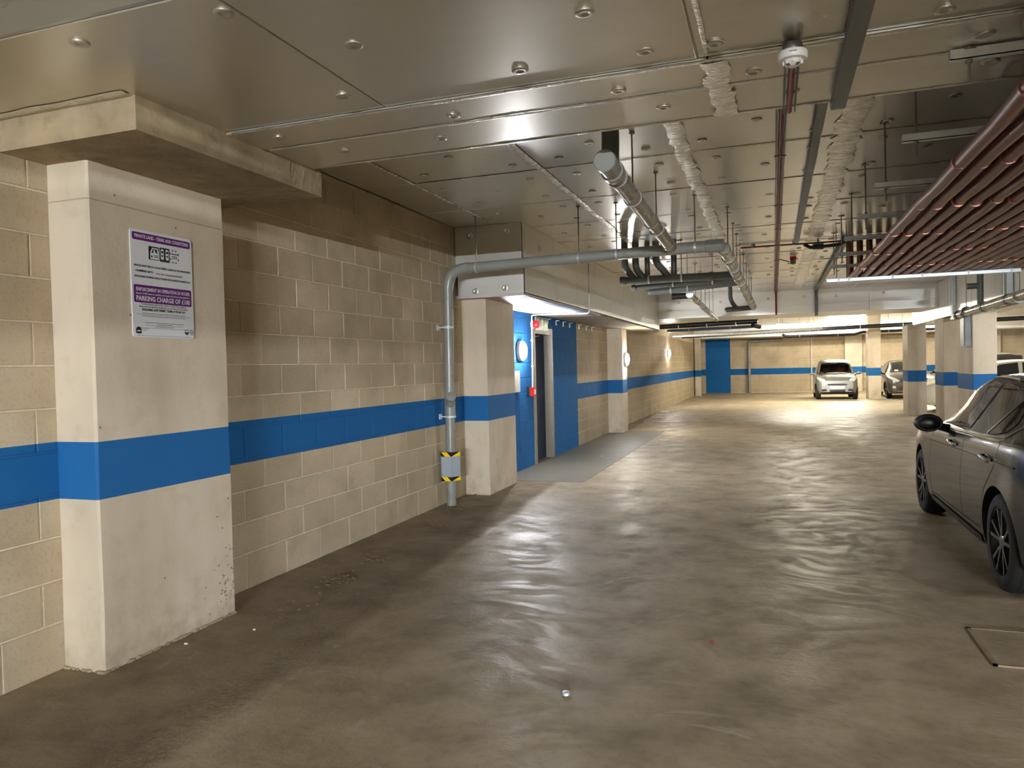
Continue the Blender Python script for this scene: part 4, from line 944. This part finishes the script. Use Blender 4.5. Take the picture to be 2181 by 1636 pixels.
    def patch(s, poly, axis, name, mat, off=.004, rows=9, cols=14, parent=None, both=False):
        """panel following the shell inside a polygon of (first, second) view coordinates"""
        poly = np.array(poly, float); m = MB(); z0, z1 = poly[:, 1].min(), poly[:, 1].max(); vs = []; ok = True
        for r in range(rows+1):
            z = z0+(z1-z0)*(.002+.996*r/rows); xs = []
            for i in range(len(poly)):
                a, b = poly[i], poly[(i+1) % len(poly)]
                if (a[1]-z)*(b[1]-z) < 0: xs.append(a[0]+(b[0]-a[0])*(z-a[1])/(b[1]-a[1]))
            if len(xs) < 2: xs = [poly[:, 0].mean()]*2
            xa, xb = min(xs), max(xs)
            for c_ in range(cols+1):
                x = xa+(xb-xa)*c_/cols; h = s.hit(x, z, axis)
                if h is None: h = (Vector(vs[-1]), Vector((0,0,0))) if vs else (Vector((0,0,-.5)), Vector((0,0,0)))
                vs.append(h[0]+h[1]*off)
        fs = [(r*(cols+1)+c_, r*(cols+1)+c_+1, (r+1)*(cols+1)+c_+1, (r+1)*(cols+1)+c_) for r in range(rows) for c_ in range(cols)]
        m.add(vs, fs, True); o = m.build(name, mat, parent or s.root, local=True)
        if both:
            m2 = MB(); ax2 = {'-x': '+x', '+x': '-x'}.get(axis)
            m2.add([(-v[0], v[1], v[2]) for v in vs], [f_[::-1] for f_ in fs], True); m2.build(name, mat, parent or s.root, local=True)
        return o
    def ribbon(s, pts, axis, wdt, name, mat, off=.003, both=False, parent=None):
        dense = []
        for a, b in zip(pts, pts[1:]):
            n = max(2, int(math.hypot(b[0]-a[0], b[1]-a[1])/.05)); dense += [(a[0]+(b[0]-a[0])*k/n, a[1]+(b[1]-a[1])*k/n) for k in range(n)]
        dense.append(pts[-1]); vs = []
        for i, p in enumerate(dense):
            q0, q1 = dense[max(i-1, 0)], dense[min(i+1, len(dense)-1)]; d = np.array([q1[0]-q0[0], q1[1]-q0[1]]); d = d/(np.linalg.norm(d)+1e-9); nn = np.array([-d[1], d[0]])*wdt/2
            for sg_ in (-1, 1):
                h = s.hit(p[0]+sg_*nn[0], p[1]+sg_*nn[1], axis); vs.append(h[0]+h[1]*off if h else (vs[-1] if vs else Vector((0,0,-.5))))
        fs = [(2*i, 2*i+1, 2*i+3, 2*i+2) for i in range(len(dense)-1)]
        MB().add(vs, fs, True).build(name, mat, parent or s.root, local=True)
        if both: MB().add([(-v[0], v[1], v[2]) for v in vs], [f_[::-1] for f_ in fs], True).build(name, mat, parent or s.root, local=True)
    def wheel(s, t_, xc, rim='alloy', spokes=5, w_=.2, seg=36, twin=True, tread=False):
        r = s.wr; sgn = 1 if xc > 0 else -1; y = s.L/2-t_; e = empty('wheel', (xc, y, r)); e.parent = s.root
        ax = (sgn, 0, 0); o = (0,0,0); h = w_/2
        MB().lathe(o, ax, [(r*.66,-h),(r*.9,-h),(r*.97,-h*.85),(r,-h*.6),(r,h*.6),(r*.97,h*.85),(r*.9,h),(r*.72,h*.98),(r*.68,h*.8)], seg, False).build('tyre', 'rubber', e, local=True)
        if tread:
            for q in (-.45, -.15, .15, .45): MB().lathe((q*h*sgn,0,0), ax, [(r*.995,-.004),(r+.0012,-.003),(r+.0012,.003),(r*.995,.004)], seg).build('tread_groove', 'black', e, local=True)
        MB().lathe(o, ax, [(0,h*.1),(r*.2,h*.1),(r*.64,-h*.1),(r*.66,h*.75),(r*.69,h*.92),(r*.71,h*.92)], seg, False).build('rim', rim, e, local=True)
        m = MB()
        for k in range(spokes):
            for dlt in ((-.09, .09) if twin else (0,)):
                a = 2*math.pi*k/spokes+dlt+.3; b_ = 2*math.pi*k/spokes+.3+dlt*2.6
                p0 = Vector((sgn*h*.72, math.cos(a)*r*.1, math.sin(a)*r*.1)); p1 = Vector((sgn*h*.82, math.cos(b_)*r*.67, math.sin(b_)*r*.67))
                d = (p1-p0)/2; tn = Vector((0, -d.z, d.y)).normalized()*r*(.035 if twin else .06); m.obox((p0+p1)/2, d, tn, (h*.12, 0, 0))
        m.lathe(o, ax, [(r*.16,h*.5),(r*.16,h*.8),(r*.1,h*.9),(0,h*.9)], 18); m.build('spokes', rim+'l' if rim == 'alloy' else rim, e, local=True)
    def mirror(s, t_, z, x, mat, r=(.10,.075,.07), gl='chrome'):
        for sg_ in (-1, 1):
            e = empty('door_mirror', (sg_*x, s.L/2-t_, z)); e.parent = s.root
            m = MB(); m.ellipsoid((0,0,0), r[0], r[1], r[2], 18, 12); m.build('mirror_shell', mat, e, local=True)
            m = MB(); m.prism([(r[0]*.84*math.cos(2*math.pi*k/24), r[2]*.82*math.sin(2*math.pi*k/24)) for k in range(24)], (0,-r[1]*.5,0), (1,0,0), (0,0,1), (0,-.012,0)); m.build('mirror_glass', gl, e, local=True)
            m = MB(); m.tube([(-sg_*.04,0,-.02),(-sg_*.2,-.02,-.06)], [.03,.04], 8); m.build('mirror_arm', mat, e, local=True)

# ---- dark car parked on the right, nose away from the viewer
L_ = 4.42
prof = dict(t=[0,.08,.25,.55,.95,1.3,1.5,1.75,2.05,2.5,3.0,3.5,3.85,4.1,4.3,4.42],
            W=[.60,.74,.82,.87,.895,.9,.9,.9,.9,.9,.9,.9,.885,.85,.79,.70],
            zb=[.30,.22,.19,.18,.18,.18,.18,.18,.18,.18,.18,.18,.2,.22,.26,.34],
            zs=[.58,.68,.75,.82,.87,.905,.915,.925,.935,.95,.97,.985,.99,.985,.96,.80],
            zt=[.60,.70,.78,.85,.915,.955,1.03,1.185,1.32,1.395,1.40,1.36,1.28,1.18,1.05,.84],
            Wr=[.55,.6,.65,.7,.74,.72,.70,.66,.63,.61,.60,.58,.56,.54,.53,.5])
car = Car('parked_car', 'dark graphite car parked on the right with its nose away', (2.245, 9.19-L_/2, 0), 0, prof, L_, 'paint_dark', [(.87,-.775,0),(.87,.775,0),(3.58,-.775,0),(3.58,.775,0)], .318, 130, 4)
Y = lambda t_: L_/2-t_
win_f = [(Y(1.62),.95),(Y(2.62),.965),(Y(2.72),1.335),(Y(2.35),1.345),(Y(2.1),1.29),(Y(1.85),1.16)]
win_r = [(Y(2.70),.967),(Y(3.48),1.0),(Y(3.56),1.08),(Y(3.42),1.24),(Y(3.22),1.305),(Y(2.80),1.335)]
tr = [(Y(1.38),.93),(Y(2.6),.952),(Y(3.55),.975),(Y(3.66),1.07),(Y(3.5),1.245),(Y(3.2),1.34),(Y(2.7),1.36),(Y(2.3),1.36),(Y(2.02),1.315),(Y(1.72),1.17)]
car.patch(tr, '-x', 'window_surround', 'black', .003, 14, 22, both=True)
car.patch(win_f, '-x', 'front_side_window', 'glass', .007, 14, 16, both=True); car.patch(win_r, '-x', 'rear_side_window', 'glass', .007, 14, 16, both=True)
car.ribbon([(Y(3.15),.985),(Y(3.38),1.27)], '-x', .03, 'quarter_bar', 'black', .010, True)
car.ribbon([(Y(1.50),.93),(Y(2.6),.947),(Y(3.55),.97),(Y(3.67),1.07),(Y(3.51),1.255),(Y(3.2),1.348),(Y(2.7),1.368),(Y(2.3),1.368)], '-x', .012, 'window_trim', 'chrome', .006, True)
for dl in ([(Y(1.42),.30),(Y(1.40),.6),(Y(1.50),.93)], [(Y(2.62),.30),(Y(2.62),.6),(Y(2.66),.95)], [(Y(3.17),.34),(Y(3.30),.62),(Y(3.52),.80),(Y(3.58),.96)], [(Y(1.42),.30),(Y(3.15),.32)]): car.ribbon(dl, '-x', .008, 'door_seam', 'black', .002, True)
car.ribbon([(Y(1.1),.76),(Y(2.4),.80),(Y(3.9),.84)], '-x', .012, 'shoulder_crease', 'paint_dark', .006, True)
car.patch([(Y(1.35),.20),(Y(3.15),.20),(Y(3.15),.27),(Y(1.35),.27)], '-x', 'sill_strip', 'black', .008, 3, 20, both=True)
for tt in (2.36, 3.36):
    for sg_ in (-1, 1):
        h = car.hit(Y(tt), .84, '-x'); x = abs(h[0].x); e = empty('door_handle', (sg_*x, Y(tt), .84)); e.parent = car.root
        m = MB(); m.ellipsoid((0,.0,-.005), .006, .075, .035, 16, 8); m.build('handle_recess', 'black', e, local=True)
        m = MB(); m.tube([(sg_*.0,.10,.008),(sg_*.03,.07,.01),(sg_*.034,0,.008),(sg_*.03,-.08,.002),(0,-.11,0)], .012, 10); m.build('handle_grip', 'chrome', e, local=True)
car.mirror(1.88, .965, .985, 'black', (.115,.085,.078), 'glass')
car.patch([(-.62,.985),(.62,.985),(.52,1.30),(-.52,1.30)], '+y', 'windscreen', 'glass', .006, 12, 16)
for sg_ in (-1, 1): car.ribbon([(sg_*.70,.97),(sg_*.58,1.315)], '+y', .10, 'windscreen_pillar', 'black', .005)
car.patch([(-.5,1.02),(.5,1.02),(.46,1.26),(-.46,1.26)], '-y', 'rear_window', 'glass', .006, 10, 14)
for sg_ in (-1, 1):
    car.patch([(sg_*.45,.72),(sg_*.78,.70),(sg_*.74,.84),(sg_*.46,.82)], '-y', 'tail_lamp', 'red', .006, 6, 10); car.patch([(sg_*.38,.56),(sg_*.68,.56),(sg_*.70,.66),(sg_*.42,.64)], '+y', 'headlamp', 'lampg', .006, 6, 10)
car.patch([(-.35,.36),(.35,.36),(.4,.56),(-.4,.56)], '+y', 'grille', 'black', .005, 6, 12); car.patch([(-.26,.50),(.26,.50),(.26,.61),(-.26,.61)], '-y', 'number_plate', 'plate', .008, 4, 8)
for (t_, xc, _) in car.wheels: car.wheel(t_, xc*1.0, 'alloy', 5, .21, 44, True, True)

# ---- small silver two-seater facing the viewer
L_ = 2.7
prof = dict(t=[0,.06,.2,.45,.75,.95,1.25,1.6,2.0,2.35,2.55,2.65,2.7], W=[.56,.66,.73,.765,.78,.78,.78,.78,.78,.77,.74,.68,.6], zb=[.30,.24,.2,.19,.19,.19,.19,.19,.19,.2,.24,.3,.36],
            zs=[.70,.76,.82,.87,.90,.92,.94,.96,.98,.99,.97,.90,.8], zt=[.72,.80,.88,.95,1.02,1.18,1.42,1.52,1.535,1.49,1.38,1.15,.9], Wr=[.5,.55,.6,.62,.62,.60,.565,.555,.55,.54,.53,.5,.45])
cab = MB(); n_ = [(-.60,.98),(.60,.98),(.50,1.455),(-.50,1.455)]; cab.prism(n_, (0,.62,0), (1,0,0), (0,0,1), (0,-1.5,0)); cab.prism([(-.27,1.12),(.27,1.12),(.22,1.38),(-.22,1.38)], (0,-.8,0), (1,0,0), (0,0,1), (0,-1.2,0))
car = Car('parked_car', 'small silver two-seater car facing the viewer by the far wall', (2.30, 31.25+L_/2, 0), math.pi, prof, L_, 'paint_silver', [(.42,-.66,0),(.42,.66,0),(2.28,-.66,0),(2.28,.66,0)], .29, 70, 3, cabin=(cab.v, cab.f))
car.patch([(-.66,1.0),(.66,1.0),(.56,1.47),(.3,1.50),(-.3,1.50),(-.56,1.47)], '+y', 'windscreen', 'glassc', .004, 10, 14)
car.ribbon([(-.68,.99),(.68,.99)], '+y', .03, 'windscreen_base', 'black', .006); car.ribbon([(-.66,.99),(-.555,1.475)], '+y', .05, 'screen_pillar', 'black', .006); car.ribbon([(.66,.99),(.555,1.475)], '+y', .05, 'screen_pillar', 'black', .006)
car.patch([(-.56,-.95),(.56,-.95),(.56,.10),(-.56,.10)], '+z', 'roof_panel', 'black', .005, 12, 12); car.patch([(-.54,1.465),(.54,1.465),(.48,1.535),(-.48,1.535)], '+y', 'roof_edge', 'black', .006, 5, 12)
Y = lambda t_: L_/2-t_
car.patch([(Y(.95),1.0),(Y(1.75),1.0),(Y(1.75),1.44),(Y(1.35),1.42)], '-x', 'side_window', 'glass', .004, 8, 10, both=True)
for sg_ in (-1, 1):
    car.patch([(sg_*.42,.72),(sg_*.58,.70),(sg_*.70,.80),(sg_*.70,.88),(sg_*.60,.85),(sg_*.45,.79)], '+y', 'headlamp', 'lampg', .006, 7, 10)
    car.patch([(sg_*.36,.34),(sg_*.54,.32),(sg_*.56,.40),(sg_*.40,.42)], '+y', 'bumper_vent', 'black', .006, 5, 8)
    m = MB(); m.bevbox(sg_*.28-.22, sg_*.28+.22, -.62, -.46, .55, 1.15, .05); m.bevbox(sg_*.28-.12, sg_*.28+.12, -.60, -.5, 1.16, 1.34, .03); m.bevbox(sg_*.28-.22, sg_*.28+.22, -.5, -.02, .50, .62, .05); m.build('seat', 'seat', car.root, local=True)
car.patch([(-.34,.55),(.34,.55),(.36,.585),(.30,.615),(-.30,.615),(-.36,.585)], '+y', 'grille', 'black', .006, 5, 12); car.patch([(-.27,.30),(.27,.30),(.29,.38),(-.29,.38)], '+y', 'lower_grille', 'black', .006, 5, 12)
car.patch([(-.26,.42),(.26,.42),(.26,.52),(-.26,.52)], '+y', 'number_plate', 'plate', .012, 4, 8); car.patch([(-.62,.21),(.62,.21),(.60,.30),(-.60,.30)], '+y', 'front_skirt', 'black', .006, 4, 14)
m = MB(); m.tube([(-.2,.32,1.02),(-.14,.3,1.1),(0,.29,1.13),(.14,.3,1.1),(.2,.32,1.02)], .015, 8); m.build('steering_wheel', 'black', car.root, local=True); m = MB(); m.ellipsoid((0,.25,1.40), .1, .02, .03); m.build('rear_view_mirror', 'black', car.root, local=True)
MB().bevbox(-.6, .6, .32, .5, .93, 1.0, .03).build('dashboard', 'black', car.root, local=True)
car.patch([(.44,1.03),(.56,1.03),(.55,1.09),(.43,1.09)], '+y', 'permit_card', 'white', -.012, 3, 4)
car.mirror(.86, 1.0, .86, 'paint_silver', (.10,.06,.05))
for (t_, xc, _) in car.wheels: car.wheel(t_, xc, 'alloy', 6, .17, 28, False)

# ---- generic hatchback used for the remaining parked cars (each with its own paint, size and place)
def hatch(label, loc, rz, paint, k=1.0, wdt=.86, hgt=1.46):
    L_ = 4.0*k; s_ = hgt/1.46
    prof = dict(t=[q*k for q in (0,.07,.22,.5,.85,1.1,1.35,1.65,1.95,2.4,2.9,3.35,3.7,3.88,4.0)], W=[q*wdt/.86 for q in (.58,.70,.78,.83,.855,.86,.86,.86,.86,.86,.86,.85,.83,.78,.66)],
                zb=[.30,.23,.2,.19,.19,.19,.19,.19,.19,.19,.19,.19,.22,.27,.34], zs=[q*s_ for q in (.62,.70,.78,.85,.90,.925,.945,.955,.965,.98,1.0,1.02,1.02,.98,.8)], zt=[q*s_ for q in (.64,.73,.82,.92,1.0,1.06,1.2,1.36,1.44,1.475,1.455,1.39,1.25,1.08,.84)], Wr=[q*wdt/.86 for q in (.5,.56,.62,.66,.66,.64,.60,.575,.56,.55,.54,.53,.52,.5,.45)])
    car = Car('parked_car', label, loc, rz, prof, L_, paint, [(.8*k,-.73*wdt/.86,0),(.8*k,.73*wdt/.86,0),(3.25*k,-.73*wdt/.86,0),(3.25*k,.73*wdt/.86,0)], .31, 64, 3)
    Y = lambda t_: L_/2-t_*k; z = lambda q: q*s_; x = wdt/.86
    car.patch([(-.64*x,z(1.02)),(.64*x,z(1.02)),(.53*x,z(1.40)),(.25,z(1.43)),(-.25,z(1.43)),(-.53*x,z(1.40))], '+y', 'windscreen', 'glass', .005, 10, 14)
    car.patch([(-.5*x,z(1.04)),(.5*x,z(1.04)),(.44*x,z(1.36)),(-.44*x,z(1.36))], '-y', 'rear_window', 'glass', .005, 8, 12)
    car.patch([(Y(1.35),z(.99)),(Y(2.3),z(1.0)),(Y(2.32),z(1.40)),(Y(1.95),z(1.385))], '-x', 'front_side_window', 'glass', .005, 8, 12, both=True)
    car.patch([(Y(2.38),z(1.0)),(Y(3.3),z(1.05)),(Y(3.2),z(1.34)),(Y(2.42),z(1.40))], '-x', 'rear_side_window', 'glass', .005, 8, 12, both=True)
    for sg_ in (-1, 1):
        car.patch([(sg_*.50*x,z(.66)),(sg_*.60*x,z(.66)),(sg_*.78*x,z(.80)),(sg_*.76*x,z(.88)),(sg_*.62*x,z(.82)),(sg_*.42*x,z(.70))], '+y', 'headlamp', 'lampg', .006, 8, 10)
        car.patch([(sg_*.58*x,z(.42)),(sg_*.68*x,z(.42)),(sg_*.68*x,z(.50)),(sg_*.58*x,z(.50))], '+y', 'fog_lamp', 'lampg', .006, 4, 5); car.patch([(sg_*.55*x,z(.7)),(sg_*.72*x,z(.7)),(sg_*.66*x,z(.98)),(sg_*.54*x,z(.98))], '-y', 'tail_lamp', 'red', .006, 5, 6)
    car.patch([(-.42*x,.33),(.42*x,.33),(.50*x,.45),(.34*x,.50),(-.34*x,.50),(-.50*x,.45)], '+y', 'grille', 'black', .006, 6, 12); car.ribbon([(-.38*x,z(.655)),(.38*x,z(.655))], '+y', .035, 'upper_grille', 'black', .006); car.ribbon([(-.55*x,.30),(.55*x,.30)], '+y', .02, 'bumper_trim', 'chrome', .01)
    car.patch([(-.26,.52),(.26,.52),(.26,.61),(-.26,.61)], '+y', 'number_plate', 'plate', .012, 3, 6)
    car.patch([(.34*x,z(1.05)),(.48*x,z(1.05)),(.46*x,z(1.11)),(.34*x,z(1.11))], '+y', 'permit_card', 'white', .008, 3, 4)
    car.mirror(1.32*k, z(1.0), .96*x, paint if paint != 'paint_grey' else 'black')
    for (t_, xc, _) in car.wheels: car.wheel(t_, xc, 'alloy', 5, .18, 28, False)
    return car
hatch('dark grey hatchback facing the viewer, half hidden by the slim pillar', (4.90, 31.2+2.0, 0), math.pi, 'paint_grey', 1.0, .86, 1.44)
hatch('cream car facing left behind the right hand pillars, roof above the dark car', (5.95, 24.35, 0), math.pi/2, 'paint_cream', 1.03, .88, 1.40)
hatch('tall white car at the far right behind the cream car', (7.55, 28.3+2.3, 0), math.pi, 'paint_white', 1.12, .92, 1.62)

# ================================================================== SMALL THINGS ON THE FLOOR
def clump(label, x, y, n, sp):
    n = int(n*.7); sp *= .75
    m = MB()
    for i in range(n):
        px, py = x+random.gauss(0, sp), y+random.gauss(0, sp*1.3); a = random.uniform(0, 6.3); s1, s2 = random.uniform(.005,.016), random.uniform(.003,.008); tz = random.uniform(-.5,.5)
        m.obox((px,py,.006+random.uniform(0,.008)), (s1*math.cos(a), s1*math.sin(a), s1*.3*tz), (-s2*math.sin(a), s2*math.cos(a), s2*.3), (0,0,.0012))
    o = m.build('leaf_litter', 'litter'); o['label'] = label; o['category'] = 'litter'; stuff(o)
for (lab, x, y, n, sp) in (('scraps of leaf litter at the foot of the downpipe', -3.3, 7.5, 40, .09), ('leaf litter by the wall a step before the downpipe', -3.2, 6.6, 50, .1), ('leaf litter by the wall midway to the near pillar', -3.1, 5.3, 40, .09), ('leaf litter by the wall just past the near pillar', -3.05, 4.75, 60, .1), ('sparse leaf litter on the gully strip near the large pillar', -2.9, 4.2, 26, .16), ('crumbs along the foot of the cream pillar by the blue wall', -3.4, 8.25, 20, .1)): clump(lab, x, y, n, sp)
for q, (lab, x, y, s_) in enumerate((('white paint chip on the dark strip beside the large pillar', -2.95, 3.65, .010), ('tiny white pellet near the bottom left on the floor', -2.15, 2.22, .008), ('white crumb at the foot of the large pillar', -3.18, 3.35, .014), ('white scrap on the grey painted walkway', -2.75, 12.3, .03), ('second white scrap further along the grey walkway', -2.55, 13.3, .03))):
    m = MB(); m.ellipsoid((x,y,.006 if y < 9 else .010), s_, s_*.7, .006, 8, 6); tag(m.build('floor_scrap', 'chip'), lab, 'scrap')
m = MB(); m.lathe((-.94,3.33,0), (0,0,1), [(.022,0),(.022,.006),(.017,.012),(.0,.013)], 16); tag(m.build('floor_stud', 'galv'), 'small round metal stud set in the concrete floor', 'stud')
m = MB(); m.ellipsoid((-.34,4.18,.006), .007, .012, .006, 8, 6); tag(m.build('floor_scrap', 'red'), 'tiny red scrap in the middle of the floor', 'scrap')
